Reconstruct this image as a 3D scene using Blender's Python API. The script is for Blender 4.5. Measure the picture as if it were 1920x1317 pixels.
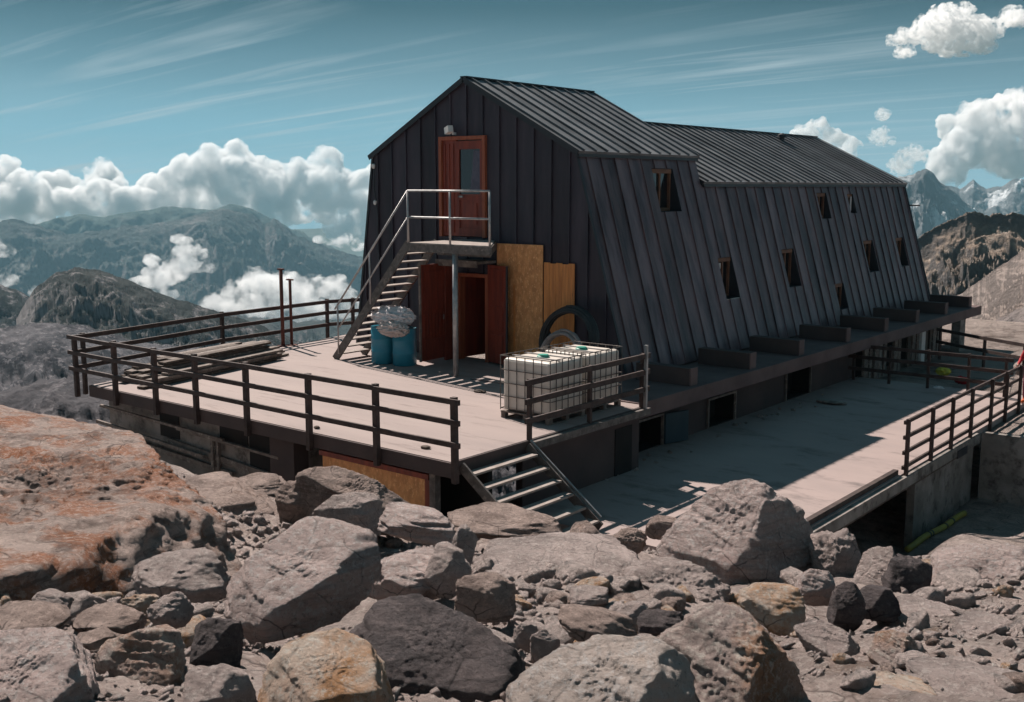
import bpy, bmesh, math, random
import numpy as np
from mathutils import Vector, Matrix, Euler
rad = math.radians
for o in list(bpy.data.objects): bpy.data.objects.remove(o)
scene = bpy.context.scene
COL = scene.collection
# ------------------------------------------------------------------ camera
F_PX, CX, CY = 2021.89, 960.0, 658.5
VY = np.array([2620 - CX, 350 - CY, F_PX]); VX = np.array([-1560 - CX, 350 - CY, F_PX])
_ey = VY / np.linalg.norm(VY); _ex = -VX / np.linalg.norm(VX); _ez = -np.cross(_ey, _ex)
if _ez[1] > 0: _ez = -_ez
RM = np.stack([_ex, _ey, _ez])
CAM = np.array([0, 0, 4.35])
cam = bpy.data.objects.new('camera', bpy.data.cameras.new('camera')); COL.objects.link(cam)
cam.data.sensor_width = 36; cam.data.sensor_fit = 'HORIZONTAL'; cam.data.lens = F_PX / 1920 * 36
cam.data.clip_start = 0.05; cam.data.clip_end = 90000
_r = RM @ np.array([1, 0, 0]); _u = RM @ np.array([0, -1, 0]); _b = RM @ np.array([0, 0, -1])
cam.matrix_world = Matrix(((_r[0], _u[0], _b[0], 0), (_r[1], _u[1], _b[1], 0), (_r[2], _u[2], _b[2], CAM[2]), (0, 0, 0, 1)))
scene.camera = cam
def ray(u, v): return RM @ np.array([u - CX, v - CY, F_PX])
def at(u, v, d):                    # world point seen at photo pixel (u,v), d metres along the view axis
    return CAM + d * ray(u, v) / F_PX
def ath(u, v, r):                   # same, r metres of horizontal distance
    d = ray(u, v); return CAM + d * (r / math.hypot(d[0], d[1]))
def onz_(u, v, z):
    d = ray(u, v); return CAM + d * ((z - CAM[2]) / d[2])
# ------------------------------------------------------------------ world, sun, exposure
SUN = np.array([-5.95, 1.85, 6.4]); SUN = SUN / np.linalg.norm(SUN)
SUN_EL = math.asin(SUN[2]); SUN_ROT = math.atan2(SUN[0], SUN[1])
W = bpy.data.worlds.new('World'); scene.world = W; W.use_nodes = True
def build_world():
    nt = W.node_tree; N = nt.nodes; L = nt.links; N.clear()
    out = N.new('ShaderNodeOutputWorld'); bg = N.new('ShaderNodeBackground'); bg.inputs['Strength'].default_value = 0.045
    sky = N.new('ShaderNodeTexSky'); sky.sky_type = 'NISHITA'; sky.sun_disc = False
    sky.sun_elevation = SUN_EL; sky.sun_rotation = SUN_ROT; sky.altitude = 2800; sky.air_density = 1.0; sky.dust_density = 0.25; sky.ozone_density = 1.0
    hue = N.new('ShaderNodeMixRGB'); hue.blend_type = 'COLOR'; hue.inputs[0].default_value = 0.88
    hue.inputs[2].default_value = (0.17, 0.48, 0.63, 1)
    L.new(sky.outputs[0], hue.inputs[1])
    tcs = N.new('ShaderNodeTexCoord'); sps = N.new('ShaderNodeSeparateXYZ'); L.new(tcs.outputs['Generated'], sps.inputs[0])
    gr = N.new('ShaderNodeValToRGB'); L.new(sps.outputs[2], gr.inputs[0]); el = gr.color_ramp.elements
    el[0].position = 0.0; el[0].color = (1.0, 1.0, 1.0, 1); el[1].position = 0.7; el[1].color = (1, 1, 1, 1)
    for ps, vl in ((0.05, 0.84), (0.10, 0.52), (0.155, 0.31), (0.30, 0.60)):
        q = el.new(ps); q.color = (vl, vl, vl, 1)
    tint = N.new('ShaderNodeMixRGB'); tint.blend_type = 'MULTIPLY'; tint.inputs[0].default_value = 1
    L.new(hue.outputs[0], tint.inputs[1]); L.new(gr.outputs[0], tint.inputs[2])
    # high thin cirrus: streaks on a flat layer far above
    tc = N.new('ShaderNodeTexCoord'); sep = N.new('ShaderNodeSeparateXYZ'); L.new(tc.outputs['Generated'], sep.inputs[0])
    def m(op, a, b=None, c=None):
        n = N.new('ShaderNodeMath'); n.operation = op
        for k, x in enumerate((a, b, c)):
            if x is None: continue
            if isinstance(x, (int, float)): n.inputs[k].default_value = x
            else: L.new(x, n.inputs[k])
        return n.outputs[0]
    zz = m('ADD', m('MAXIMUM', sep.outputs[2], 0.0), 0.08)
    px = m('DIVIDE', sep.outputs[0], zz); py = m('DIVIDE', sep.outputs[1], zz)
    cmb = N.new('ShaderNodeCombineXYZ'); L.new(px, cmb.inputs[0]); L.new(py, cmb.inputs[1])
    mp = N.new('ShaderNodeMapping'); mp.inputs['Rotation'].default_value = (0, 0, rad(-28)); mp.inputs['Scale'].default_value = (0.26, 3.0, 1)
    L.new(cmb.outputs[0], mp.inputs[0])
    n1 = N.new('ShaderNodeTexNoise'); n1.inputs['Scale'].default_value = 1.0; n1.inputs['Detail'].default_value = 9; n1.inputs['Roughness'].default_value = 0.58; n1.inputs['Distortion'].default_value = 0.9
    L.new(mp.outputs[0], n1.inputs['Vector'])
    n2 = N.new('ShaderNodeTexNoise'); n2.inputs['Scale'].default_value = 0.45; n2.inputs['Detail'].default_value = 3
    L.new(cmb.outputs[0], n2.inputs['Vector'])
    r1 = N.new('ShaderNodeMapRange'); r1.inputs[1].default_value = 0.50; r1.inputs[2].default_value = 0.74; L.new(n1.outputs[0], r1.inputs[0])
    r2 = N.new('ShaderNodeMapRange'); r2.inputs[1].default_value = 0.40; r2.inputs[2].default_value = 0.58; L.new(n2.outputs[0], r2.inputs[0])
    cir = m('MULTIPLY', m('MULTIPLY', r1.outputs[0], r2.outputs[0]), 0.75)
    # thin milky veil towards the horizon
    veil = N.new('ShaderNodeMapRange'); veil.inputs[1].default_value = 0.16; veil.inputs[2].default_value = -0.01; veil.inputs[3].default_value = 0.0; veil.inputs[4].default_value = 0.38
    L.new(sep.outputs[2], veil.inputs[0])
    n3 = N.new('ShaderNodeTexNoise'); n3.inputs['Scale'].default_value = 1.2; n3.inputs['Detail'].default_value = 5
    mp3 = N.new('ShaderNodeMapping'); mp3.inputs['Scale'].default_value = (2, 2, 14); L.new(tc.outputs['Generated'], mp3.inputs[0]); L.new(mp3.outputs[0], n3.inputs['Vector'])
    vv = m('MULTIPLY', veil.outputs[0], m('MULTIPLY', n3.outputs[0], 2.0))
    fac = m('MINIMUM', m('ADD', cir, vv), 0.85)
    mx = N.new('ShaderNodeMixRGB'); mx.inputs[2].default_value = (7.2, 8.6, 9.2, 1)
    L.new(fac, mx.inputs[0]); L.new(tint.outputs[0], mx.inputs[1]); L.new(mx.outputs[0], bg.inputs['Color']); L.new(bg.outputs[0], out.inputs[0])
build_world()
sl = bpy.data.lights.new('sun', 'SUN'); sl.energy = 5.0; sl.angle = rad(0.55); sl.color = (1.0, 0.89, 0.81)
so = bpy.data.objects.new('sun', sl); COL.objects.link(so)
so.rotation_euler = Vector(SUN).to_track_quat('Z', 'Y').to_euler()
vs = scene.view_settings; vs.view_transform = 'Standard'; vs.look = 'None'; vs.exposure = 0.66; vs.gamma = 1; vs.use_curve_mapping = False
cy = scene.cycles; cy.use_denoising = True; cy.max_bounces = 10; cy.diffuse_bounces = 3; cy.glossy_bounces = 3; cy.transparent_max_bounces = 24; cy.volume_bounces = 8
cy.use_adaptive_sampling = True; cy.adaptive_threshold = 0.02
# ------------------------------------------------------------------ numpy noise
_rs = np.random.RandomState(7); PERM = np.concatenate([_rs.permutation(256)] * 3)
_g = _rs.normal(size=(256, 3)); GRAD = _g / np.linalg.norm(_g, axis=1)[:, None]
def perlin(p):
    i = np.floor(p).astype(np.int64); f = p - i; i &= 255
    w = f * f * f * (f * (f * 6 - 15) + 10); r = 0
    for dx in (0, 1):
        hx = PERM[i[:, 0] + dx]; wx = w[:, 0] if dx else 1 - w[:, 0]
        for dy in (0, 1):
            hy = PERM[hx + i[:, 1] + dy]; wy = wx * (w[:, 1] if dy else 1 - w[:, 1])
            for dz in (0, 1):
                g = GRAD[PERM[hy + i[:, 2] + dz]]; wz = wy * (w[:, 2] if dz else 1 - w[:, 2])
                r = r + wz * (g[:, 0] * (f[:, 0] - dx) + g[:, 1] * (f[:, 1] - dy) + g[:, 2] * (f[:, 2] - dz))
    return r * 1.6
def fbm(p, octv=5, gain=0.5, lac=2.03):
    a = 1.0; s = 0
    for k in range(octv): s = s + a * perlin(p + 17.3 * k); p = p * lac; a *= gain
    return s
def ridged(p, octv=5, gain=0.5, lac=2.07):
    a = 1.0; s = 0
    for k in range(octv): s = s + a * (0.5 - np.abs(perlin(p + 9.7 * k)) * 1.4); p = p * lac; a *= gain
    return s
# ------------------------------------------------------------------ object helpers
def tag(o, label=None, cat=None, group=None, kind=None):
    if label: o['label'] = label
    if cat: o['category'] = cat
    if group: o['group'] = group
    if kind: o['kind'] = kind
    return o
def empty(name, loc, label, cat, group=None):
    o = bpy.data.objects.new(name, None); COL.objects.link(o); o.location = loc; o.empty_display_size = 0.2
    return tag(o, label, cat, group)
def wloc(o):
    v = Vector(o.location)
    return v if o.parent is None else v + wloc(o.parent)
def link_mesh(name, V, Fc, mat, parent=None, smooth=False, loc=None, mats=None, midx=None):
    V = np.asarray(V, float)
    if parent is not None: off = np.array(wloc(parent))
    elif loc is not None: off = np.array(loc, float)
    else: off = np.zeros(3)
    me = bpy.data.meshes.new(name)
    if isinstance(Fc, np.ndarray):
        n, k = Fc.shape
        me.vertices.add(len(V)); me.vertices.foreach_set('co', (V - off).astype(np.float32).ravel())
        me.loops.add(n * k); me.loops.foreach_set('vertex_index', Fc.astype(np.int32).ravel())
        me.polygons.add(n); me.polygons.foreach_set('loop_start', np.arange(0, n * k, k, dtype=np.int32))
        try: me.polygons.foreach_set('loop_total', np.full(n, k, dtype=np.int32))
        except Exception: pass
        me.update(calc_edges=True)
    else:
        me.from_pydata([tuple(x) for x in (V - off)], [], Fc)
    me.validate()
    if smooth: me.polygons.foreach_set('use_smooth', [True] * len(me.polygons))
    for m_ in (mats or [mat]): me.materials.append(m_)
    if midx is not None: me.polygons.foreach_set('material_index', midx)
    o = bpy.data.objects.new(name, me); COL.objects.link(o)
    if parent is not None: o.parent = parent
    elif loc is not None: o.location = loc
    return o
class MB:
    def __init__(s): s.v = []; s.f = []
    def add(s, vs_, fs):
        n = len(s.v); s.v += [tuple(x) for x in vs_]; s.f += [tuple(i + n for i in f) for f in fs]; return s
    def box(s, a, b):
        x0, y0, z0 = [min(a[i], b[i]) for i in range(3)]; x1, y1, z1 = [max(a[i], b[i]) for i in range(3)]
        return s.add([(x0, y0, z0), (x1, y0, z0), (x1, y1, z0), (x0, y1, z0), (x0, y0, z1), (x1, y0, z1), (x1, y1, z1), (x0, y1, z1)],
                     [(0, 3, 2, 1), (4, 5, 6, 7), (0, 1, 5, 4), (1, 2, 6, 5), (2, 3, 7, 6), (3, 0, 4, 7)])
    def bar(s, p, q, w, h, up=(0, 0, 1), roll=0):
        p = Vector(p); q = Vector(q); d = (q - p).normalized(); u = Vector(up)
        if abs(d.dot(u)) > 0.98: u = Vector((0, 1, 0))
        sx = d.cross(u).normalized(); sz = sx.cross(d).normalized()
        if roll: sx2 = sx * math.cos(roll) + sz * math.sin(roll); sz = sz * math.cos(roll) - sx * math.sin(roll); sx = sx2
        c = [sx * (i * w / 2) + sz * (j * h / 2) for i, j in ((-1, -1), (1, -1), (1, 1), (-1, 1))]
        return s.add([p + x for x in c] + [q + x for x in c], [(0, 1, 2, 3), (7, 6, 5, 4), (0, 4, 5, 1), (1, 5, 6, 2), (2, 6, 7, 3), (3, 7, 4, 0)])
    def tube(s, pts, r, n=8, closed=False, cap=True):
        pts = [Vector(p) for p in pts]; m_ = len(pts); rings = []; rr = r if isinstance(r, (list, tuple)) else [r] * m_
        t0 = (pts[1] - pts[0]).normalized(); u = t0.orthogonal().normalized()
        for i, p in enumerate(pts):
            if closed: t = (pts[(i + 1) % m_] - pts[i - 1]).normalized()
            else: t = (pts[min(i + 1, m_ - 1)] - pts[max(i - 1, 0)]).normalized()
            u = (u - t * u.dot(t)).normalized(); w = t.cross(u)
            rings.append([p + (u * math.cos(2 * math.pi * k / n) + w * math.sin(2 * math.pi * k / n)) * rr[i] for k in range(n)])
        fs = []
        for i in range(m_ if closed else m_ - 1):
            a = i * n; b = ((i + 1) % m_) * n
            fs += [(a + k, a + (k + 1) % n, b + (k + 1) % n, b + k) for k in range(n)]
        if cap and not closed: fs += [tuple(range(n))[::-1], tuple((m_ - 1) * n + k for k in range(n))]
        return s.add([x for r_ in rings for x in r_], fs)
    def lathe(s, c, prof, n=20):
        vs_ = []; fs = []
        for r, z in prof: vs_ += [(c[0] + r * math.cos(2 * math.pi * k / n), c[1] + r * math.sin(2 * math.pi * k / n), c[2] + z) for k in range(n)]
        for i in range(len(prof) - 1):
            a = i * n; b = a + n; fs += [(a + k, a + (k + 1) % n, b + (k + 1) % n, b + k) for k in range(n)]
        fs += [tuple(range(n))[::-1], tuple((len(prof) - 1) * n + k for k in range(n))]
        return s.add(vs_, fs)
    def build(s, name, mat, parent=None, label=None, cat=None, group=None, kind=None, smooth=False, loc=None, bevel=0):
        if parent is None and loc is None:
            a = np.array(s.v); loc = ((a[:, 0].min() + a[:, 0].max()) / 2, (a[:, 1].min() + a[:, 1].max()) / 2, a[:, 2].min())
        o = link_mesh(name, s.v, s.f, mat, parent, smooth, loc)
        if bevel:
            b = o.modifiers.new('bevel', 'BEVEL'); b.width = bevel; b.segments = 2; b.limit_method = 'ANGLE'
        return tag(o, label, cat, group, kind)
# ------------------------------------------------------------------ materials
def mat(name, c1, c2=None, scale=3.0, rough=0.8, bump=0.0, bscale=None, metal=0.0, stretch=(1, 1, 1), spec=0.4, detail=6, contrast=(0.35, 0.65), c3=None, s3=8, t3=(0.6, 0.7), coord='Object', panel=None):
    m_ = bpy.data.materials.new(name); m_.use_nodes = True; N = m_.node_tree.nodes; L = m_.node_tree.links
    b = N['Principled BSDF']; b.inputs['Roughness'].default_value = rough; b.inputs['Metallic'].default_value = metal; b.inputs['Specular IOR Level'].default_value = spec
    if c2 is None: c2 = tuple(x * 0.8 for x in c1)
    tc = N.new('ShaderNodeTexCoord'); mp = N.new('ShaderNodeMapping'); mp.inputs['Scale'].default_value = stretch; L.new(tc.outputs[coord], mp.inputs[0])
    n = N.new('ShaderNodeTexNoise'); n.inputs['Scale'].default_value = scale; n.inputs['Detail'].default_value = detail; n.inputs['Roughness'].default_value = 0.6; L.new(mp.outputs[0], n.inputs['Vector'])
    cr = N.new('ShaderNodeValToRGB'); cr.color_ramp.elements[0].position = contrast[0]; cr.color_ramp.elements[1].position = contrast[1]
    cr.color_ramp.elements[0].color = (*c1, 1); cr.color_ramp.elements[1].color = (*c2, 1); L.new(n.outputs[0], cr.inputs[0])
    outc = cr.outputs[0]
    if c3:
        n3 = N.new('ShaderNodeTexNoise'); n3.inputs['Scale'].default_value = s3; n3.inputs['Detail'].default_value = 8; n3.inputs['Roughness'].default_value = 0.7; L.new(mp.outputs[0], n3.inputs['Vector'])
        mr = N.new('ShaderNodeMapRange'); mr.inputs[1].default_value = t3[0]; mr.inputs[2].default_value = t3[1]; L.new(n3.outputs[0], mr.inputs[0])
        mx = N.new('ShaderNodeMixRGB'); mx.inputs[2].default_value = (*c3, 1); L.new(mr.outputs[0], mx.inputs[0]); L.new(outc, mx.inputs[1]); outc = mx.outputs[0]
    if panel:
        sp = N.new('ShaderNodeSeparateXYZ'); L.new(tc.outputs[coord], sp.inputs[0]); a_ = N.new('ShaderNodeMath'); a_.operation = 'SUBTRACT'; a_.inputs[1].default_value = panel[1]; L.new(sp.outputs[panel[0]], a_.inputs[0])
        d_ = N.new('ShaderNodeMath'); d_.operation = 'DIVIDE'; d_.inputs[1].default_value = panel[2]; L.new(a_.outputs[0], d_.inputs[0]); f_ = N.new('ShaderNodeMath'); f_.operation = 'FLOOR'; L.new(d_.outputs[0], f_.inputs[0])
        wn = N.new('ShaderNodeTexWhiteNoise'); wn.noise_dimensions = '1D'; L.new(f_.outputs[0], wn.inputs['W']); pr = N.new('ShaderNodeMapRange'); pr.inputs[3].default_value = 0.72; pr.inputs[4].default_value = 1.25; L.new(wn.outputs['Value'], pr.inputs[0])
        pm = N.new('ShaderNodeVectorMath'); pm.operation = 'SCALE'; L.new(outc, pm.inputs[0]); L.new(pr.outputs[0], pm.inputs[3]); outc = pm.outputs[0]
        rr_ = N.new('ShaderNodeMapRange'); rr_.inputs[3].default_value = rough - 0.12; rr_.inputs[4].default_value = rough + 0.15; L.new(n.outputs[0], rr_.inputs[0]); L.new(rr_.outputs[0], b.inputs['Roughness'])
    L.new(outc, b.inputs['Base Color'])
    if bump:
        nb = N.new('ShaderNodeTexNoise'); nb.inputs['Scale'].default_value = bscale or scale * 6; nb.inputs['Detail'].default_value = 8; nb.inputs['Roughness'].default_value = 0.65; L.new(mp.outputs[0], nb.inputs['Vector'])
        bp = N.new('ShaderNodeBump'); bp.inputs['Strength'].default_value = bump; bp.inputs['Distance'].default_value = 0.03; L.new(nb.outputs[0], bp.inputs['Height']); L.new(bp.outputs[0], b.inputs['Normal'])
    return m_
def rock_mat(name, base, light, dark, accent=None, acc_t=(0.55, 0.7), acc_s=1.6, sc=1.0, strata=0.0, bump=1.0, wcoord='Object'):
    m_ = bpy.data.materials.new(name); m_.use_nodes = True; N = m_.node_tree.nodes; L = m_.node_tree.links
    b = N['Principled BSDF']; b.inputs['Roughness'].default_value = 0.88; b.inputs['Specular IOR Level'].default_value = 0.25
    tc = N.new('ShaderNodeTexCoord'); v = tc.outputs[wcoord]
    def noise(s, d=8, r=0.62, vec=None, dist=0.0):
        n = N.new('ShaderNodeTexNoise'); n.inputs['Scale'].default_value = s; n.inputs['Detail'].default_value = d; n.inputs['Roughness'].default_value = r; n.inputs['Distortion'].default_value = dist
        L.new(vec or v, n.inputs['Vector']); return n.outputs[0]
    def mr(x, a, b_, lo=0.0, hi=1.0):
        n = N.new('ShaderNodeMapRange'); n.inputs[1].default_value = a; n.inputs[2].default_value = b_; n.inputs[3].default_value = lo; n.inputs[4].default_value = hi; L.new(x, n.inputs[0]); return n.outputs[0]
    def mix(f, a, b_, bt='MIX'):
        n = N.new('ShaderNodeMixRGB'); n.blend_type = bt
        for k, x in enumerate((f, a, b_)):
            if isinstance(x, tuple): n.inputs[k].default_value = (*x, 1)
            elif isinstance(x, float): n.inputs[k].default_value = x
            else: L.new(x, n.inputs[k])
        return n.outputs[0]
    def math_(op, a, b_):
        n = N.new('ShaderNodeMath'); n.operation = op
        for k, x in enumerate((a, b_)):
            if isinstance(x, float): n.inputs[k].default_value = x
            else: L.new(x, n.inputs[k])
        return n.outputs[0]
    c = mix(mr(noise(2.2 * sc, 6), 0.38, 0.62), base, light)
    if accent: c = mix(mr(noise(acc_s * sc, 7, 0.6, None, 0.4), *acc_t), c, accent)
    c = mix(mr(noise(9.0 * sc, 9, 0.75), 0.56, 0.66, 0.0, 0.65), c, dark)
    c = mix(mr(noise(3.3 * sc, 10, 0.8, None, 1.2), 0.58, 0.64, 0.0, 0.6), c, tuple(x * 0.8 for x in dark))
    c = mix(mr(noise(34.0 * sc, 8, 0.85), 0.56, 0.62, 0.0, 0.8), c, tuple(x * 0.45 for x in dark))
    c = mix(mr(noise(21.0 * sc, 8, 0.8), 0.50, 0.60, 0.0, 0.6), c, tuple(min(0.85, x * 1.4) for x in light))
    mp = N.new('ShaderNodeMapping'); mp.inputs['Rotation'].default_value = (0.5, 0.25, 0.4); mp.inputs['Scale'].default_value = (1.2, 1.6, 14); L.new(v, mp.inputs[0])
    st = noise(1.5 * sc, 8, 0.6, mp.outputs[0], 0.5)
    if strata: c = mix(mr(st, 0.5, 0.62, 0.0, strata), c, tuple(x * 0.8 for x in dark))
    c = mix(mr(noise(1.1 * sc, 4, 0.5), 0.35, 0.7, 0.0, 0.30), c, tuple(min(1, x * 1.25) for x in light))
    vo = N.new('ShaderNodeTexVoronoi'); vo.feature = 'DISTANCE_TO_EDGE'; vo.inputs['Scale'].default_value = 3.2 * sc; vo.inputs['Randomness'].default_value = 1.0
    wv = N.new('ShaderNodeMixRGB'); wv.inputs[0].default_value = 0.12; L.new(v, wv.inputs[1])
    nn = N.new('ShaderNodeTexNoise'); nn.inputs['Scale'].default_value = 3.0 * sc; nn.inputs['Detail'].default_value = 5; L.new(v, nn.inputs['Vector']); L.new(nn.outputs[1], wv.inputs[2]); L.new(wv.outputs[0], vo.inputs['Vector'])
    vf = N.new('ShaderNodeTexVoronoi'); vf.inputs['Scale'].default_value = 5.5 * sc; L.new(wv.outputs[0], vf.inputs['Vector'])
    vg = N.new('ShaderNodeTexVoronoi'); vg.inputs['Scale'].default_value = 17 * sc; L.new(wv.outputs[0], vg.inputs['Vector'])
    crack = mr(vo.outputs['Distance'], 0.0, 0.05)
    ck = math_('MULTIPLY', mr(vo.outputs['Distance'], 0.022, 0.0), mr(noise(1.7 * sc, 4), 0.48, 0.58))
    c = mix(math_('MULTIPLY', ck, 0.75), c, tuple(x * 0.5 for x in dark))
    L.new(c, b.inputs['Base Color'])
    h = math_('ADD', math_('MULTIPLY', noise(5.0 * sc, 12, 0.68), 0.9), math_('MULTIPLY', noise(26.0 * sc, 12, 0.85), 1.1))
    h = math_('ADD', h, math_('MULTIPLY', crack, 0.16)); 
    def facet(vn, k):
        a = N.new('ShaderNodeVectorMath'); a.operation = 'SUBTRACT'; a.inputs[1].default_value = (0.5, 0.5, 0.5); L.new(vn.outputs['Color'], a.inputs[0])
        e = N.new('ShaderNodeVectorMath'); e.operation = 'SUBTRACT'; L.new(wv.outputs[0], e.inputs[0]); L.new(vn.outputs['Position'], e.inputs[1])
        q = N.new('ShaderNodeVectorMath'); q.operation = 'DOT_PRODUCT'; L.new(a.outputs[0], q.inputs[0]); L.new(e.outputs[0], q.inputs[1]); return math_('MULTIPLY', q.outputs['Value'], k)
    h = math_('ADD', h, facet(vf, 9.0 * sc)); h = math_('ADD', h, facet(vg, 7.0 * sc))
    h = math_('ADD', h, math_('MULTIPLY', st, 0.35 + strata * 0.9))
    bp = N.new('ShaderNodeBump'); bp.inputs['Strength'].default_value = min(1.0, bump); bp.inputs['Distance'].default_value = 0.20 / sc; L.new(h, bp.inputs['Height']); L.new(bp.outputs[0], b.inputs['Normal'])
    return m_
M = {}
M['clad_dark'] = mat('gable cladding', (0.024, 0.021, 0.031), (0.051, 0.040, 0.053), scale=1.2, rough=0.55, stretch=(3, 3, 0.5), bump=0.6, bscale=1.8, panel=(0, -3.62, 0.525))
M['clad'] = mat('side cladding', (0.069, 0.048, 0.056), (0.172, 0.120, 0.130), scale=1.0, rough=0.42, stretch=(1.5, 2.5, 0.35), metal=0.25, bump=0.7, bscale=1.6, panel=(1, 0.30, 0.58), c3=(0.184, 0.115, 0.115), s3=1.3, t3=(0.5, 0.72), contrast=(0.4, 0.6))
M['roof'] = mat('roof sheet', (0.12, 0.122, 0.13), (0.18, 0.182, 0.19), scale=1.3, rough=0.5, metal=0.2, bump=0.4, bscale=2, panel=(1, 0.12, 0.475))
M['trim'] = mat('dark trim', (0.03, 0.032, 0.038), rough=0.5)
M['deck'] = mat('deck concrete', (0.335, 0.269, 0.249), (0.271, 0.219, 0.206), scale=0.55, rough=0.85, bump=0.15, bscale=14, stretch=(0.35, 2.0, 1), c3=(0.129, 0.098, 0.090), s3=1.6, t3=(0.54, 0.78), contrast=(0.3, 0.7))
M['terr'] = mat('terrace concrete', (0.356, 0.279, 0.259), (0.285, 0.229, 0.216), scale=0.7, rough=0.85, bump=0.2, bscale=12, stretch=(0.6, 1.3, 1), c3=(0.114, 0.094, 0.090), s3=0.9, t3=(0.53, 0.72), contrast=(0.3, 0.7))
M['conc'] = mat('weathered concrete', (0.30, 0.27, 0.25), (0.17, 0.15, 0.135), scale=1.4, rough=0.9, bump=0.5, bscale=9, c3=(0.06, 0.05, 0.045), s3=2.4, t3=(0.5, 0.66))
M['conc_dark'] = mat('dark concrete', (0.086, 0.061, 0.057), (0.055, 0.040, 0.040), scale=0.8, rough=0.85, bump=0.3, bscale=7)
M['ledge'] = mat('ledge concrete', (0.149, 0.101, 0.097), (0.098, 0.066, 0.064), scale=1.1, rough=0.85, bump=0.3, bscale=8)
M['wood_dark'] = mat('dark stained rail wood', (0.035, 0.022, 0.020), (0.075, 0.050, 0.044), scale=6, rough=0.75, bump=0.3, bscale=20)
M['wood_grey'] = mat('weathered grey wood', (0.22, 0.18, 0.155), (0.11, 0.085, 0.075), scale=5, rough=0.85, bump=0.4, bscale=20, stretch=(1, 1, 1), c3=(0.34, 0.30, 0.27), s3=9, t3=(0.55, 0.65))
M['wood_old'] = mat('old brown boards', (0.12, 0.088, 0.070), (0.055, 0.040, 0.033), scale=4, rough=0.88, bump=0.5, bscale=16, c3=(0.22, 0.18, 0.15), s3=6, t3=(0.56, 0.66))
M['door'] = mat('red brown stained door', (0.26, 0.048, 0.026), (0.15, 0.028, 0.018), scale=2.5, rough=0.5, stretch=(4, 4, 0.5), bump=0.15)
M['frame_orange'] = mat('orange brown frame', (0.36, 0.10, 0.045), (0.25, 0.06, 0.03), scale=3, rough=0.5, stretch=(4, 4, 0.6))  # both door frames, lighter and more orange than the door leaves
M['osb'] = mat('osb board', (0.74, 0.35, 0.14), (0.52, 0.23, 0.09), scale=9, rough=0.75, detail=10, stretch=(1, 1, 0.5), bump=0.3, bscale=18, c3=(0.85, 0.48, 0.22), s3=22, t3=(0.55, 0.62))
M['pine'] = mat('pine planks', (0.74, 0.30, 0.09), (0.52, 0.19, 0.06), scale=2, rough=0.6, stretch=(8, 8, 0.6), bump=0.2, c3=(0.16, 0.055, 0.02), s3=3, t3=(0.6, 0.66))
M['frame_brown'] = mat('brown window frame', (0.20, 0.095, 0.055), (0.12, 0.055, 0.035), scale=4, rough=0.7)
M['steel'] = mat('galvanised steel', (0.42, 0.41, 0.41), (0.28, 0.27, 0.27), scale=8, rough=0.5, metal=0.6)
M['steel_old'] = mat('weathered steel', (0.17, 0.15, 0.14), (0.09, 0.078, 0.072), scale=7, rough=0.75, metal=0.2, bump=0.3, c3=(0.25, 0.21, 0.18), s3=10, t3=(0.55, 0.65))
M['tread'] = mat('stair tread', (0.34, 0.29, 0.26), (0.22, 0.18, 0.16), scale=6, rough=0.8, bump=0.3)
M['rust'] = mat('rusty pipe', (0.16, 0.055, 0.040), (0.09, 0.03, 0.024), scale=8, rough=0.85, bump=0.3)
M['glass'] = mat('dark window glass', (0.012, 0.013, 0.015), (0.02, 0.02, 0.022), scale=1, rough=0.08, spec=0.6)
M['inside'] = mat('dark interior', (0.012, 0.010, 0.010), (0.02, 0.016, 0.015), scale=2, rough=0.9)  # near black, also the painted shade of the flat panels under the deck
M['curtain'] = mat('white curtain', (0.72, 0.68, 0.66), (0.6, 0.56, 0.55), scale=6, rough=0.9)
M['blue'] = mat('blue plastic drum', (0.025, 0.20, 0.29), (0.035, 0.24, 0.33), scale=2, rough=0.38, bump=0.05)
M['bag'] = mat('white plastic sheet', (0.72, 0.70, 0.71), (0.55, 0.54, 0.56), scale=4, rough=0.85, bump=0.5, bscale=6)
M['bag_pink'] = mat('off white plastic sheet', (0.58, 0.50, 0.47), (0.44, 0.38, 0.36), scale=4, rough=0.85, bump=0.5, bscale=7)
M['tank'] = mat('milky plastic tank', (0.66, 0.60, 0.54), (0.56, 0.50, 0.44), scale=1.5, rough=0.45, bump=0.1)
M['green'] = mat('green cap', (0.03, 0.30, 0.22), rough=0.5)
M['hose'] = mat('black hose', (0.016, 0.018, 0.019), (0.03, 0.032, 0.034), scale=5, rough=0.5)
M['hose_grey'] = mat('grey hose', (0.30, 0.26, 0.25), (0.2, 0.17, 0.16), scale=5, rough=0.6)
M['white'] = mat('white paint', (0.72, 0.70, 0.68), (0.6, 0.58, 0.56), scale=5, rough=0.55)
M['yellow'] = mat('faded yellow pipe', (0.345, 0.285, 0.060), (0.270, 0.217, 0.053), scale=5, rough=0.6)
M['teal_door'] = mat('dark blue hatch door', (0.018, 0.040, 0.055), (0.03, 0.055, 0.068), scale=2, rough=0.6)
M['red'] = mat('red fabric', (0.50, 0.03, 0.04), (0.36, 0.02, 0.03), scale=8, rough=0.8)
M['darkred'] = mat('dark red trousers', (0.16, 0.03, 0.05), (0.10, 0.02, 0.035), scale=8, rough=0.85)
M['orange'] = mat('orange boot', (0.62, 0.13, 0.03), (0.48, 0.09, 0.02), scale=8, rough=0.6)
M['yel_cloth'] = mat('yellow fabric', (0.62, 0.55, 0.09), (0.5, 0.42, 0.06), scale=8, rough=0.8)
M['greycloth'] = mat('grey fabric', (0.12, 0.12, 0.16), (0.08, 0.08, 0.11), scale=8, rough=0.85)
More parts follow.
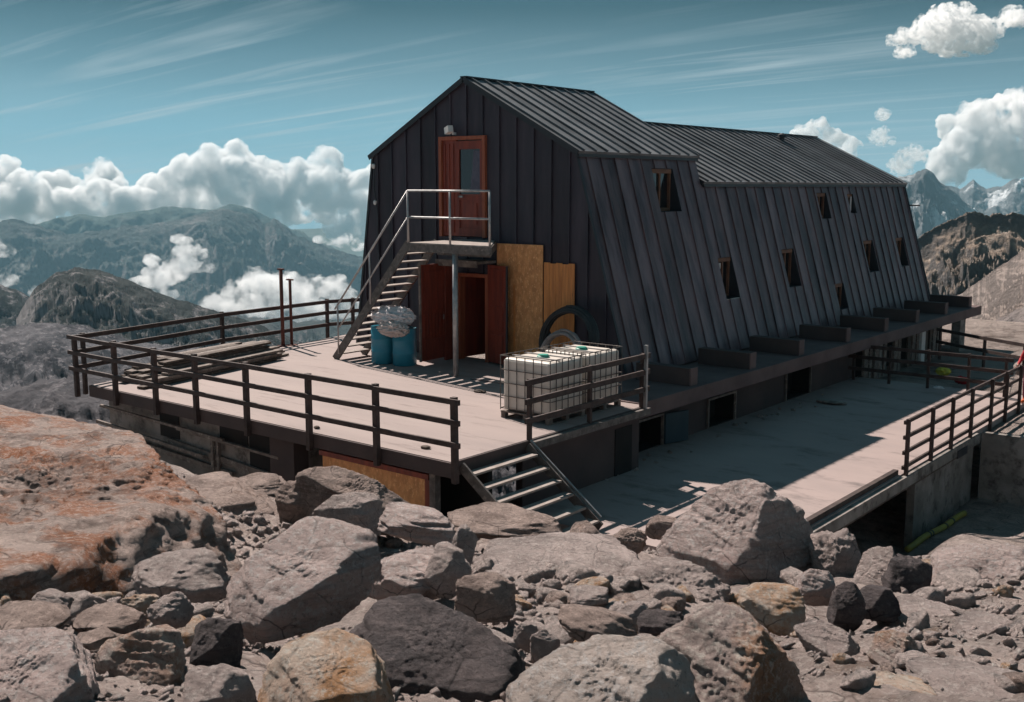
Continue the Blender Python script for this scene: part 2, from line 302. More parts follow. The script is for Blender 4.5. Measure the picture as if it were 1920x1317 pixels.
M['skin'] = mat('skin', (0.52, 0.27, 0.20), (0.45, 0.22, 0.16), scale=8, rough=0.6)
M['plant'] = mat('dry shrub leaves', (0.10, 0.09, 0.035), (0.16, 0.13, 0.05), scale=8, rough=0.8)
M['rk_grey'] = rock_mat('grey rock', (0.446, 0.363, 0.340), (0.676, 0.551, 0.517), (0.121, 0.092, 0.089), strata=0.2)
M['rk_pink'] = rock_mat('pinkish grey rock', (0.555, 0.434, 0.403), (0.797, 0.635, 0.596), (0.157, 0.113, 0.111), accent=(0.435, 0.281, 0.262), strata=0.3)
M['rk_tan'] = rock_mat('tan rock', (0.700, 0.506, 0.401), (0.800, 0.675, 0.568), (0.217, 0.135, 0.100), accent=(0.603, 0.281, 0.100), acc_t=(0.45, 0.56))
M['rk_mix'] = rock_mat('grey and rust rock', (0.459, 0.366, 0.340), (0.748, 0.585, 0.529), (0.108, 0.079, 0.078), accent=(0.435, 0.209, 0.095), acc_t=(0.46, 0.55), acc_s=1.1)
M['rk_dark'] = rock_mat('dark slate rock', (0.088, 0.078, 0.084), (0.208, 0.170, 0.168), (0.036, 0.033, 0.038), strata=0.7)
M['rk_brown'] = rock_mat('brown rock', (0.362, 0.270, 0.234), (0.579, 0.450, 0.401), (0.084, 0.056, 0.050), accent=(0.193, 0.101, 0.061), strata=0.4)
M['rk_lichen'] = rock_mat('orange lichen outcrop', (0.416, 0.310, 0.269), (0.645, 0.504, 0.451), (0.094, 0.063, 0.053), accent=(0.437, 0.165, 0.072), acc_t=(0.46, 0.56), acc_s=2.6, strata=0.6, sc=0.8)
M['rk_pale'] = rock_mat('pale tan rock', (0.60, 0.50, 0.45), (0.78, 0.67, 0.61), (0.20, 0.14, 0.12), accent=(0.56, 0.36, 0.24), acc_t=(0.55, 0.66), acc_s=2.2)
M['stone'] = rock_mat('loose stones', (0.459, 0.372, 0.346), (0.748, 0.607, 0.568), (0.108, 0.084, 0.078), sc=1.5)
M['ground'] = rock_mat('rocky ground', (0.459, 0.360, 0.328), (0.676, 0.551, 0.507), (0.121, 0.090, 0.078), accent=(0.374, 0.259, 0.201), strata=0.35, sc=0.9)
# ------------------------------------------------------------------ near terrain (real heights through control points)
def uvd(u, v, r): return ath(u, v, r)
CP = [uvd(u, v, r) for u, v, r in [
    (-150, 1300, 3.8), (480, 1330, 3.7), (960, 1330, 3.7), (1500, 1330, 3.7), (2050, 1330, 3.8),
    (0, 1200, 5.4), (480, 1210, 5.6), (960, 1230, 5.4), (1500, 1225, 5.4), (2000, 1210, 5.6),
    (0, 1130, 7.0), (300, 1140, 7.2), (620, 1140, 7.8), (960, 1140, 7.8), (1300, 1150, 7.4), (1600, 1160, 7.4), (1950, 1150, 7.6),
    (500, 1040, 10.5), (760, 1060, 10.0), (1050, 1060, 9.6), (1300, 1090, 9.8), (1560, 1090, 10.2), (1850, 1080, 10.4), (2050, 1080, 10.5),
    (640, 985, 13.2), (900, 1010, 12.8), (1080, 990, 12.9), (1280, 1050, 12.2), (1600, 1045, 12.6), (1760, 1022, 13.0), (1950, 1030, 13.5),
    (560, 930, 16.0), (740, 935, 15.6), (420, 905, 17.2), (300, 850, 17.5)]]
CP += [np.array(p, float) for p in [(0, 0, 2.75), (3, -4, 3.0), (-4, -3, 3.1), (6, 3, 2.8), (-22, 10.9, -1.5), (-18.5, 11.4, -1.35), (-15.5, 11.7, -1.5), (-13, 11.6, -1.1), (-11, 11.9, -1.0), (-24, 14, -3.5), (-26, 20, -6), (-30, 14, -6.5), (-30, 6, -3.5), (-26, 4, -1.0), (-24, 0, 0.5), (-14, 20, -3.2), (-18, 16, -3.0), (-22, 28, -7), (-17, 40, -6), (-10, 18.5, -2.6), (-10, 28, -2.6), (-9.5, 16.3, -2.0),
    (-6.6, 19, -2.95), (-5.2, 19.2, -2.9), (-4.5, 22, -2.9), (-6.5, 24, -2.95), (-3, 25, -2.9), (0, 23, -2.9), (2, 19, -2.0), (-6.5, 30, -3.0), (0, 32, -3.0), (6, 30, -3), (-6.9, 16.5, -2.6), (-3.5, 16.2, -1.6), (8, 12, 0.8), (10, 22, -2), (-18, 3.0, 1.4), (-14, 1, 2.0)]]
CP = np.array(CP)
def tps_fit(P, lam=0.25):
    X = P[:, :2]; n = len(X); d = np.linalg.norm(X[:, None] - X[None], axis=2)
    K = np.where(d > 0, d * d * np.log(np.maximum(d, 1e-9)), 0) + lam * np.eye(n)
    A = np.zeros((n + 3, n + 3)); A[:n, :n] = K; A[:n, n] = 1; A[:n, n + 1:] = X; A[n, :n] = 1; A[n + 1:, :n] = X.T
    return X, np.linalg.solve(A, np.concatenate([P[:, 2], [0, 0, 0]]))
TX, TW = tps_fit(CP)
def sstep(a, b, x): t = np.clip((x - a) / (b - a), 0, 1); return t * t * (3 - 2 * t)
def ground_z(x, y, detail=True):
    x = np.atleast_1d(np.asarray(x, float)); y = np.atleast_1d(np.asarray(y, float))
    z = TW[-3] + TW[-2] * x + TW[-1] * y
    for i in range(len(TX)):
        d2 = (x - TX[i, 0]) ** 2 + (y - TX[i, 1]) ** 2
        z = z + TW[i] * 0.5 * d2 * np.log(np.maximum(d2, 1e-12))
    if detail:
        p = np.stack([x, y, np.zeros_like(x)], 1)
        z = z - 0.22 + 0.16 * ridged(p * 0.45, 5) + 0.05 * ridged(p * 1.7 + 5, 5) + 0.012 * perlin(p * 14) + 0.006 * perlin(p * 31)
    # never above the built slabs
    ind = sstep(0, 0.5, y - 12.5) * sstep(0, 0.3, -10.9 - x) * sstep(0, 0.5, x + 23.6)
    z = np.where(ind > 0, np.minimum(z, z * (1 - ind) + (-1.6) * ind), z)
    it = sstep(14.6, 16.6, y + 0.35 * (x + 9)) * sstep(-6.95, -7.25, x) * sstep(-11.5, -11.0, x)
    z = np.where(it > 0, np.minimum(z, z * (1 - it) + (-1.75) * it), z)
    ip = sstep(-7.15, -6.9, x) * sstep(17.2, 18.6, y)
    z = np.where(ip > 0, z * (1 - ip) + (-2.9 + 0.85 * (1 - sstep(19.6, 24.2, y)) * sstep(-6.6, -5.7, x) + 0.05 * perlin(np.stack([x, y, x * 0], 1) * 0.8)) * ip, z)
    return z
def near_ground():
    na, nr = 620, 300
    az = np.radians(np.linspace(-122, 28, na)); r = 0.25 * (46 / 0.25) ** np.linspace(0, 1, nr) ** 0.62
    A, Rr = np.meshgrid(az, r); X = Rr * np.sin(A); Y = Rr * np.cos(A)
    Z = ground_z(X.ravel(), Y.ravel())
    V = np.stack([X.ravel(), Y.ravel(), Z], 1)
    idx = np.arange(na * nr).reshape(nr, na)
    Fq = np.stack([idx[:-1, :-1], idx[:-1, 1:], idx[1:, 1:], idx[1:, :-1]], -1).reshape(-1, 4)
    o = link_mesh('ground', V, Fq[:, ::-1], M['ground'], smooth=True); o['kind'] = 'structure'
near_ground()
# ------------------------------------------------------------------ distant relief
def sheet(name, prof, D, front, back, drop_f, drop_b, amp, m_, freq, seed, na=420, nr=90, pw=1.15, tilt=0.0, smooth=True, jag=3.0):
    us = np.array([p[0] for p in prof], float); vs_ = np.array([p[1] for p in prof], float)
    uu = np.linspace(us[0], us[-1], na); vv = np.interp(uu, us, vs_); vv = vv + jag * (ridged(np.stack([uu / 42.0, uu * 0 + seed, uu * 0], 1), 5, 0.6) - 0.5)
    d = np.stack([ray(a, b) for a, b in zip(uu, vv)]); h = np.hypot(d[:, 0], d[:, 1]); ax = d[:, 0] / h; ay = d[:, 1] / h; el = d[:, 2] / h
    t = np.concatenate([-np.linspace(1, 0, int(nr * 0.75), endpoint=False) ** 1.3, np.linspace(0, 1, nr - int(nr * 0.75))])
    T, I = np.meshgrid(t, np.arange(na), indexing='ij')
    Rr = np.where(T < 0, D + T * front, D + T * back)
    crest = CAM[2] + el * D
    X = Rr * ax[I]; Y = Rr * ay[I]
    Z = crest[I] - np.where(T < 0, drop_f * np.abs(T) ** pw, drop_b * np.abs(T) ** pw)
    P = np.stack([X.ravel(), Y.ravel(), Z.ravel() * 1.3 + seed * 11.1 / freq], 1)
    env = (0.12 + 0.88 * sstep(0.0, 0.22, np.abs(T))).ravel()
    P = P + np.stack([perlin(P * freq * 0.9 + 40), perlin(P * freq * 0.9 + 80), P[:, 2] * 0], 1) * 0.45 / freq
    n = ridged(P * freq, 8, 0.50) + 0.4 * ridged(P * freq * 3.7 + 3, 6, 0.6) + 0.05 * ridged(P * freq * 15 + 7, 4, 0.6)
    Zr = Z.ravel() + amp * env * (n - 0.55)
    V = np.stack([X.ravel(), Y.ravel(), Zr], 1)
    idx = np.arange(len(t) * na).reshape(len(t), na)
    Fq = np.stack([idx[:-1, :-1], idx[:-1, 1:], idx[1:, 1:], idx[1:, :-1]], -1).reshape(-1, 4)
    o = link_mesh(name, V, Fq[:, ::-1], m_, smooth=smooth); o['kind'] = 'structure'
    return o
def far_mat(name, a, b_, c, scale, snow=None, snow_t=(0.55, 0.6), bump=0.8, dist=20.0, zsnow=None, steep=None):
    m_ = bpy.data.materials.new(name); m_.use_nodes = True; N = m_.node_tree.nodes; L = m_.node_tree.links
    bs = N['Principled BSDF']; bs.inputs['Roughness'].default_value = 0.95; bs.inputs['Specular IOR Level'].default_value = 0.1
    geo = N.new('ShaderNodeNewGeometry')
    def noise(s, d=8, r=0.65):
        n = N.new('ShaderNodeTexNoise'); n.inputs['Scale'].default_value = s; n.inputs['Detail'].default_value = d; n.inputs['Roughness'].default_value = r; L.new(geo.outputs['Position'], n.inputs['Vector']); return n.outputs[0]
    def mr(x, p, q, hi=1.0):
        n = N.new('ShaderNodeMapRange'); n.inputs[1].default_value = p; n.inputs[2].default_value = q; n.inputs[4].default_value = hi; L.new(x, n.inputs[0]); return n.outputs[0]
    def mix(f, p, q):
        n = N.new('ShaderNodeMixRGB'); L.new(f, n.inputs[0])
        for k, x in ((1, p), (2, q)):
            if isinstance(x, tuple): n.inputs[k].default_value = (*x, 1)
            else: L.new(x, n.inputs[k])
        return n.outputs[0]
    col = mix(mr(noise(scale), 0.42, 0.58), a, b_)
    col = mix(mr(noise(scale * 5.3, 10, 0.75), 0.52, 0.64), col, c)
    sep = N.new('ShaderNodeSeparateXYZ'); L.new(geo.outputs['Normal'], sep.inputs[0])
    if steep: col = mix(mr(sep.outputs[2], steep[1], steep[2]), steep[0], col)
    if snow:
        sp = N.new('ShaderNodeSeparateXYZ'); L.new(geo.outputs['Position'], sp.inputs[0])
        ns = mr(noise(scale * 1.7, 6, 0.6), *snow_t)
        zf = mr(sp.outputs[2], *zsnow)
        mm = N.new('ShaderNodeMath'); mm.operation = 'MULTIPLY'; L.new(ns, mm.inputs[0]); L.new(zf, mm.inputs[1])
        col = mix(mm.outputs[0], col, snow)
    L.new(col, bs.inputs['Base Color'])
    bp = N.new('ShaderNodeBump'); bp.inputs['Strength'].default_value = bump; bp.inputs['Distance'].default_value = dist; L.new(noise(scale * 6, 12, 0.72), bp.inputs['Height']); L.new(bp.outputs[0], bs.inputs['Normal'])
    return m_
FM = {
    'mount': far_mat('green grey mountain', (0.055, 0.075, 0.075), (0.10, 0.115, 0.115), (0.24, 0.225, 0.225), 0.0013, dist=90, bump=1.0, steep=((0.21, 0.195, 0.20), 0.60, 0.85)),
    'far': far_mat('far ridge', (0.07, 0.10, 0.09), (0.10, 0.12, 0.11), (0.15, 0.15, 0.14), 0.0008, dist=60),
    'crag': far_mat('crag hill', (0.020, 0.027, 0.028), (0.045, 0.052, 0.052), (0.26, 0.24, 0.245), 0.011, dist=6, steep=((0.26, 0.235, 0.235), 0.42, 0.75)),
    'boulderfield': far_mat('grey boulder field', (0.055, 0.058, 0.07), (0.18, 0.175, 0.19), (0.34, 0.32, 0.335), 0.05, dist=5, bump=1.0, steep=((0.06, 0.063, 0.075), 0.55, 0.85)),
    'valley': far_mat('valley floor', (0.05, 0.07, 0.05), (0.09, 0.10, 0.08), (0.16, 0.15, 0.14), 0.0015, dist=30),
    'peak': far_mat('snowy peak', (0.13, 0.14, 0.15), (0.20, 0.20, 0.205), (0.09, 0.10, 0.11), 0.0020, snow=(0.82, 0.84, 0.86), snow_t=(0.5, 0.56), zsnow=(-330, -60), dist=60),
    'cliff': far_mat('brown cliff', (0.26, 0.225, 0.20), (0.44, 0.345, 0.28), (0.60, 0.51, 0.44), 0.035, dist=7, bump=1.0, steep=((0.20, 0.185, 0.18), 0.35, 0.7)),
    'scree': far_mat('pale scree slope', (0.56, 0.465, 0.42), (0.44, 0.365, 0.33), (0.20, 0.16, 0.14), 0.06, dist=2.5, bump=1.0, steep=((0.24, 0.205, 0.19), 0.72, 0.88)),
    'rubble': far_mat('rubble slope', (0.22, 0.195, 0.19), (0.42, 0.36, 0.34), (0.06, 0.055, 0.06), 0.12, dist=1.2, bump=1.0),
}
def valley_floor():
    n = 60; g = np.linspace(-30000, 30000, n); X, Y = np.meshgrid(g, g); Z = np.full(X.size, -1500.0) + 60 * perlin(np.stack([X.ravel() / 4000, Y.ravel() / 4000, X.ravel() * 0], 1))
    idx = np.arange(n * n).reshape(n, n); Fq = np.stack([idx[:-1, :-1], idx[:-1, 1:], idx[1:, 1:], idx[1:, :-1]], -1).reshape(-1, 4)
    o = link_mesh('valley', np.stack([X.ravel(), Y.ravel(), Z], 1), Fq, FM['valley'], smooth=True); o['kind'] = 'structure'
valley_floor()
# slope falling away left of the hut, then boulder field, crag, mountain, far ridges
sheet('hillside', [(-900, 800), (-300, 760), (0, 735), (170, 700), (260, 690), (420, 700), (700, 720), (1100, 720)], 130, 95, 60, 20, 22, 4.5, FM['boulderfield'], 0.06, 3, na=520, nr=150, smooth=False)
sheet('boulder_field', [(-700, 660), (-200, 640), (0, 618), (80, 605), (160, 612), (250, 640), (330, 650), (450, 655), (700, 690), (1000, 700)], 620, 500, 200, 68, 120, 13, FM['boulderfield'], 0.024, 5, na=520, nr=170, pw=0.9, smooth=False)
sheet('hill', [(-500, 600), (-200, 560), (-60, 535), (0, 533), (40, 545), (75, 575), (110, 620)], 1500, 500, 500, 250, 400, 30, FM['crag'], 0.005, 6)
sheet('hill', [(30, 600), (60, 548), (80, 528), (105, 512), (140, 503), (185, 504), (225, 517), (270, 537), (330, 560), (400, 582), (470, 602), (560, 640), (700, 690)], 1000, 330, 500, 95, 300, 13, FM['crag'], 0.016, 8, na=520, nr=150, pw=1.0)
sheet('hill', [(250, 640), (330, 590), (400, 578), (470, 590), (560, 605), (640, 600), (760, 560), (900, 560), (1100, 600)], 2600, 900, 500, 330, 400, 80, FM['mount'], 0.0022, 9)
sheet('mountain', [(-700, 440), (-200, 425), (0, 415), (22, 408), (60, 418), (120, 430), (200, 430), (240, 425), (300, 420), (360, 405), (415, 389), (440, 392), (470, 402), (495, 420), (515, 411), (540, 425), (580, 448), (640, 472), (700, 490), (800, 540), (950, 600)], 6000, 2600, 1200, 900, 900, 190, FM['mount'], 0.0014, 12, na=900, nr=300, pw=0.95)
sheet('mountain', [(-400, 440), (60, 425), (100, 412), (150, 402), (190, 408), (240, 400), (290, 392), (330, 388), (400, 395), (430, 382), (460, 386), (520, 415), (600, 455), (680, 490), (800, 500)], 7300, 900, 700, 500, 500, 150, FM['far'], 0.0006, 14)
sheet('mountain', [(1400, 420), (1600, 372), (1670, 340), (1686, 326), (1700, 330), (1712, 326), (1736, 315), (1748, 324), (1770, 345), (1800, 372), (1850, 420), (1900, 460), (2100, 520)], 4600, 1500, 900, 520, 600, 150, FM['peak'], 0.0016, 21, na=520, nr=170, pw=0.9)
sheet('mountain', [(1600, 380), (1750, 352), (1775, 345), (1800, 352), (1826, 336), (1850, 348), (1880, 344), (1905, 330), (1940, 338), (2000, 345), (2200, 330), (2500, 360)], 6600, 1500, 700, 400, 500, 140, FM['peak'], 0.0013, 23, na=420, nr=150, pw=0.9)
sheet('cliff', [(1500, 560), (1640, 520), (1700, 470), (1730, 440), (1770, 418), (1800, 402), (1830, 397), (1860, 402), (1890, 399), (1930, 406), (2050, 400), (2300, 380), (2600, 400)], 430, 130, 160, 62, 60, 12, FM['cliff'], 0.055, 25, na=640, nr=220, pw=0.62, smooth=False)
sheet('slope', [(1500, 640), (1700, 600), (1755, 578), (1800, 552), (1860, 512), (1920, 468), (2000, 415), (2150, 330), (2400, 270)], 150, 96, 60, 15.0, 20, 2.4, FM['scree'], 0.060, 27, na=640, nr=200, pw=0.8, smooth=False)
sheet('slope', [(1500, 700), (1640, 690), (1760, 660), (1800, 645), (1850, 608), (1900, 585), (1960, 560), (2100, 520), (2400, 500)], 70, 28, 16, 3.0, 6, 1.2, FM['rubble'], 0.16, 29, na=560, nr=150, pw=0.7, smooth=False)
# level gravel yard behind the retaining wall
def yard():
    n = 120; xs = np.linspace(-30, 22, n); ys = 26.15 + np.linspace(0, 1, 90) ** 1.3 * 24
    X, Y = np.meshgrid(xs, ys); P = np.stack([X.ravel(), Y.ravel(), X.ravel() * 0], 1)
    Z = -1.42 + 0.05 * perlin(P * 0.5) + 0.03 * perlin(P * 1.7) + 1.6 * sstep(-4, 8, X.ravel()) * sstep(30, 46, Y.ravel()) * 1.2
    Z = np.where((X.ravel() > -23.8) & (X.ravel() < -6.9), np.minimum(Z, -1.50), Z)
    idx = np.arange(n * 90).reshape(90, n); Fq = np.stack([idx[:-1, :-1], idx[:-1, 1:], idx[1:, 1:], idx[1:, :-1]], -1).reshape(-1, 4)
    o = link_mesh('gravel_yard', np.stack([X.ravel(), Y.ravel(), Z], 1), Fq, FM['scree'], smooth=True); o['kind'] = 'structure'
yard()
MB().box((-6.98, 26.0, -3.4), (14, 26.15, -1.32)).build('retaining_wall', M['conc'], label='long shaded concrete retaining wall behind the sunken yard at right', cat='wall')
# ------------------------------------------------------------------ hut
YG, Y1, YE = 20.35, 25.7, 41.1
XR, ZR1, ZR2 = -18.0, 6.92, 6.2
def xs_(z): return -14.60 + 0.287 * (5.11 - z)        # outward leaning side wall
def xl_(z): return -21.30 - 0.149 * (5.11 - z)
ZB = 0.06
hut = empty('mountain_hut', (-18, YG, 0), 'large dark metal clad mountain hut with leaning side wall and stepped gable roof', 'hut')
def grid_panel(mb, P, s0, s1, t0, t1, holes):
    ss = sorted({s0, s1, *[h[0] for h in holes], *[h[1] for h in holes]}); ts = sorted({t0, t1, *[h[2] for h in holes], *[h[3] for h in holes]})
    for a, b in zip(ss, ss[1:]):
        for c, d in zip(ts, ts[1:]):
            if any(h[0] <= a and b <= h[1] and h[2] <= c and d <= h[3] for h in holes): continue
            mb.add([P(a, c), P(b, c), P(b, d), P(a, d)], [(0, 1, 2, 3)])
# side wall with window holes: (y0,y1,z0,z1)
WIN = [(23.40, 24.42, 3.72, 4.80, 0), (25.72, 26.50, 1.38, 2.47, 1), (29.6, 30.42, 1.42, 2.52, 2), (33.0, 33.75, 3.33, 4.15, 0), (35.45, 35.95, 3.46, 4.10, 3),
       (35.9, 36.75, 1.48, 2.53, 0), (38.95, 39.7, 1.5, 2.52, 0), (32.8, 33.5, 0.50, 1.30, 1)]
sw = MB()
P_side = lambda y, z: (xs_(z), y, z)
grid_panel(sw, P_side, YG, Y1, ZB, 5.11, [w[:4] for w in WIN if w[0] < Y1 - 0.1])
grid_panel(sw, P_side, Y1, YE, ZB, 4.42, [w[:4] for w in WIN if w[0] > Y1 - 0.1])
def seam(mb, p, q, n, h=0.035, w=0.028):
    p = Vector(p); q = Vector(q); n = Vector(n).normalized(); mb.bar(p + n * h * 0.45, q + n * h * 0.45, w, h, up=n)
nside = Vector((1, 0, 0.287)).normalized()
random.seed(3)
y = YG + 0.30
while y < YE - 0.1:
    top = 5.11 if y < Y1 else 4.42
    segs = [(ZB, top)]
    for w in WIN:
        if w[0] - 0.03 < y < w[1] + 0.03:
            ns = []
            for a, b in segs:
                if b <= w[2] or a >= w[3]: ns.append((a, b)); continue
                if a < w[2]: ns.append((a, w[2]))
                if b > w[3]: ns.append((w[3], b))
            segs = ns
    for a, b in segs: seam(sw, (xs_(a), y, a), (xs_(b), y, b), nside)
    y += 0.58
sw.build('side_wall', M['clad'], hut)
for i, (y0, y1, z0, z1, kind) in enumerate(WIN):
    f = MB(); xt = xs_(z1) - 0.04
    # reveals
    g = 0.004
    f.add([(xs_(z0), y0 + g, z0), (xs_(z1), y0 + g, z1), (xt - 0.12, y0 + g, z1), (xt - 0.12, y0 + g, z0)], [(0, 1, 2, 3)])
    f.add([(xs_(z0), y1 - g, z0), (xs_(z1), y1 - g, z1), (xt - 0.12, y1 - g, z1), (xt - 0.12, y1 - g, z0)], [(3, 2, 1, 0)])
    f.add([(xs_(z0), y0, z0 + g), (xs_(z0), y1, z0 + g), (xt - 0.12, y1, z0 + g), (xt - 0.12, y0, z0 + g)], [(0, 1, 2, 3)])
    f.add([(xs_(z1), y0, z1 - g), (xs_(z1), y1, z1 - g), (xt - 0.12, y1, z1 - g), (xt - 0.12, y0, z1 - g)], [(3, 2, 1, 0)])
    wf = f.build('window', M['trim'], hut)
    fr = MB(); t = 0.07
    fr.box((xt - 0.1, y0 + 0.01, z1 - 0.12), (xt + 0.015, y1 - 0.01, z1 - 0.012)); fr.box((xt - 0.1, y0 + 0.01, z0 + 0.012), (xt, y1 - 0.01, z0 + 0.09))
    fr.box((xt - 0.1, y0 + 0.01, z0 + 0.09), (xt, y0 + t, z1 - 0.12)); fr.box((xt - 0.1, y1 - t, z0 + 0.09), (xt, y1 - 0.01, z1 - 0.12))
    fr.box((xt - 0.09, (y0 + y1) / 2 - 0.03, z0 + 0.09), (xt - 0.012, (y0 + y1) / 2 + 0.03, z1 - 0.12))
    fr.build('frame', M['frame_brown'], wf)
    MB().box((xt - 0.08, y0 + t, z0 + 0.08), (xt - 0.06, y1 - t, z1 - 0.12)).build('pane', M['glass'], wf)
    if kind in (1, 2):
        c = MB(); zc = z1 - 0.15; yy = y0 + 0.07
        c.add([(xt - 0.05, yy, zc), (xt - 0.05, yy + (0.34 if kind == 1 else .16), zc), (xt - 0.05, yy + 0.10, zc - 0.55), (xt - 0.05, yy, zc - 0.60)], [(0, 1, 2, 3)])
        c.build('curtain', M['curtain'], wf)
    if kind == 3:
        MB().tube([(xt + 0.02, y1 - 0.1, z0 + 0.05 + 0.1 * k) for k in range(6)], 0.03, 8).build('curtain', M['curtain'], wf)
# gable wall with two door holes
gw = MB()
DU = (-18.83, -17.30, 3.10, 5.58)         # upper door
DL = (-18.22, -17.22, 0.0, 2.20)          # lower door
Z0 = -0.05
def gz_top(x): return 5.11 + (ZR1 - 5.11) * (1 - abs(x - XR) / (XR - (-21.30) if x < XR else -14.60 - XR))
xsn = sorted({-21.30, -14.60, XR, DU[0], DU[1], DL[0], DL[1]})
for a, b in zip(xsn, xsn[1:]):
    zs = [Z0, gz_top(a)]
    def colq(z0, z1a, z1b): gw.add([(a, YG, z0), (b, YG, z0), (b, YG, z1b), (a, YG, z1a)], [(0, 1, 2, 3)])
    inU = DU[0] - 1e-6 <= a and b <= DU[1] + 1e-6; inL = DL[0] - 1e-6 <= a and b <= DL[1] + 1e-6
    lo = Z0
    if inL: lo = DL[3]
    if inU: colq(lo, DU[2], DU[2]); lo = DU[3]
    colq(lo, gz_top(a), gz_top(b))
gw.add([(-21.30, YG, 5.11), (-21.30, YG, Z0), (xl_(Z0), YG, Z0)], [(0, 1, 2)])
gw.add([(-14.60, YG, 5.11), (xs_(Z0), YG, Z0), (-14.60, YG, Z0)], [(0, 1, 2)])
x = -21.6
for k in range(16):
    x = -21.62 + 0.525 * k
    if x > -13.4: break
    top = min(gz_top(x) if -21.30 < x < -14.60 else 5.0, 5.11 + (x - xl_(5.11)) * 9 if x < -21.3 else 99, 5.11 - (x + 14.60) / 0.287 if x > -14.6 else 99)
    if x < -21.3: top = 5.11 - (-21.30 - x) / 0.149
    segs = [(0.0, top - 0.02)]
    for d in (DU, DL):
        if d[0] - 0.04 < x < d[1] + 0.04:
            ns = []
            for a, b in segs:
                if a < d[2]: ns.append((a, min(b, d[2])))
                if b > d[3]: ns.append((max(a, d[3]), b))
            segs = ns
    for a, b in segs:
        if b - a > 0.1: seam(gw, (x, YG, a), (x, YG, b), (0, -1, 0), h=0.05, w=0.04)
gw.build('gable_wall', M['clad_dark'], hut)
# other walls (left side, rear gable, step gable, stub below)
ow = MB()
ow.add([(xl_(0), YG, 0), (-21.30, YG, 5.11), (-21.30, Y1, 5.11), (xl_(0), Y1, 0)], [(0, 1, 2, 3)])
zl2 = 4.42
ow.add([(xl_(0), Y1, 0), (xl_(zl2), Y1, zl2), (xl_(zl2), YE, zl2), (xl_(0), YE, 0)], [(0, 1, 2, 3)])
ow.add([(xl_(0), YE, 0), (xl_(zl2), YE, zl2), (XR, YE, ZR2), (xs_(zl2), YE, zl2), (xs_(ZB), YE, ZB), (xs_(ZB), YE, 0)], [(0, 1, 2, 3, 4, 5)])
ow.add([(xl_(4.3), Y1, 4.3), (-21.30, Y1, 5.11), (XR, Y1, ZR1), (-14.60, Y1, 5.11), (xs_(4.3), Y1, 4.3)], [(0, 1, 2, 3, 4)])
ow.build('rear_wall', M['clad_dark'], hut)
# roofs
def roof(y0, y1, zr, ze, xe, xl, name):
    r = MB(); oh = 0.07; th = 0.07
    for sx, xe_ in ((1, xe), (-1, xl)):
        d = Vector((xe_ - XR, 0, ze - zr)).normalized(); n = Vector((-d.z, 0, d.x)) if sx > 0 else Vector((d.z, 0, -d.x))
        e = Vector((xe_, 0, ze)) + d * 0.09; a = Vector((XR, 0, zr))
        q = [a, e, e + n * th, a + n * th + Vector((0, 0, 0.0))]
        V = [(p.x, y0 - oh, p.z) for p in q] + [(p.x, y1 + oh, p.z) for p in q]
        r.add(V, [(0, 1, 2, 3), (7, 6, 5, 4), (0, 4, 5, 1), (1, 5, 6, 2), (2, 6, 7, 3)])
        y = y0 + 0.12
        while y < y1:
            p = a + n * th; q2 = e + n * th
            seam(r, (p.x, y, p.z), (q2.x, y, q2.z), n, h=0.05, w=0.035); y += 0.475
    ro = r.build(name, M['roof'], hut)
    c = MB(); c.bar((XR, y0 - oh, zr + 0.085), (XR, y1 + oh, zr + 0.085), 0.20, 0.035)
    c.build('ridge_cap', M['trim'], ro)
    e = MB(); e.box((xe - 0.02, y0 - 0.05, ze - 0.11), (xe + 0.085, y1 + 0.05, ze - 0.035)); e.build('eave_trim', M['trim'], ro)
    for xe_ in (xe, xl):
        for yy in (y0 - oh - 0.012, y1 + oh + 0.012):
            MB().bar((XR, yy, zr + 0.02), (xe_ + (0.08 if xe_ > XR else -0.08), yy, ze - 0.025), 0.02, 0.13).build('verge_trim', M['trim'], ro)
    return ro
roof(YG, Y1, ZR1, 5.13, -14.60, -21.30, 'roof')
r2 = roof(Y1 + 0.1, YE, ZR2, 4.45, xs_(4.42), xl_(4.42), 'roof')
MB().lathe((-17.4, 36.9, 5.75), [(0.09, 0), (0.09, 0.35), (0.16, 0.36), (0.15, 0.45), (0.05, 0.5)], 14).build('vent', M['trim'], r2)
# corner trims
for p_, q_, w_, h_ in (((xs_(ZB), YG - 0.012, ZB), (-14.60, YG - 0.012, 5.08), 0.07, 0.03), ((xl_(0), YG - 0.012, 0), (-21.30, YG - 0.012, 5.08), 0.07, 0.03), ((xs_(ZB) + 0.01, YE + 0.012, ZB), (xs_(4.42) + 0.01, YE + 0.012, 4.42), 0.08, 0.05)):
    MB().bar(p_, q_, w_, h_).build('corner_trim', M['trim'], hut)
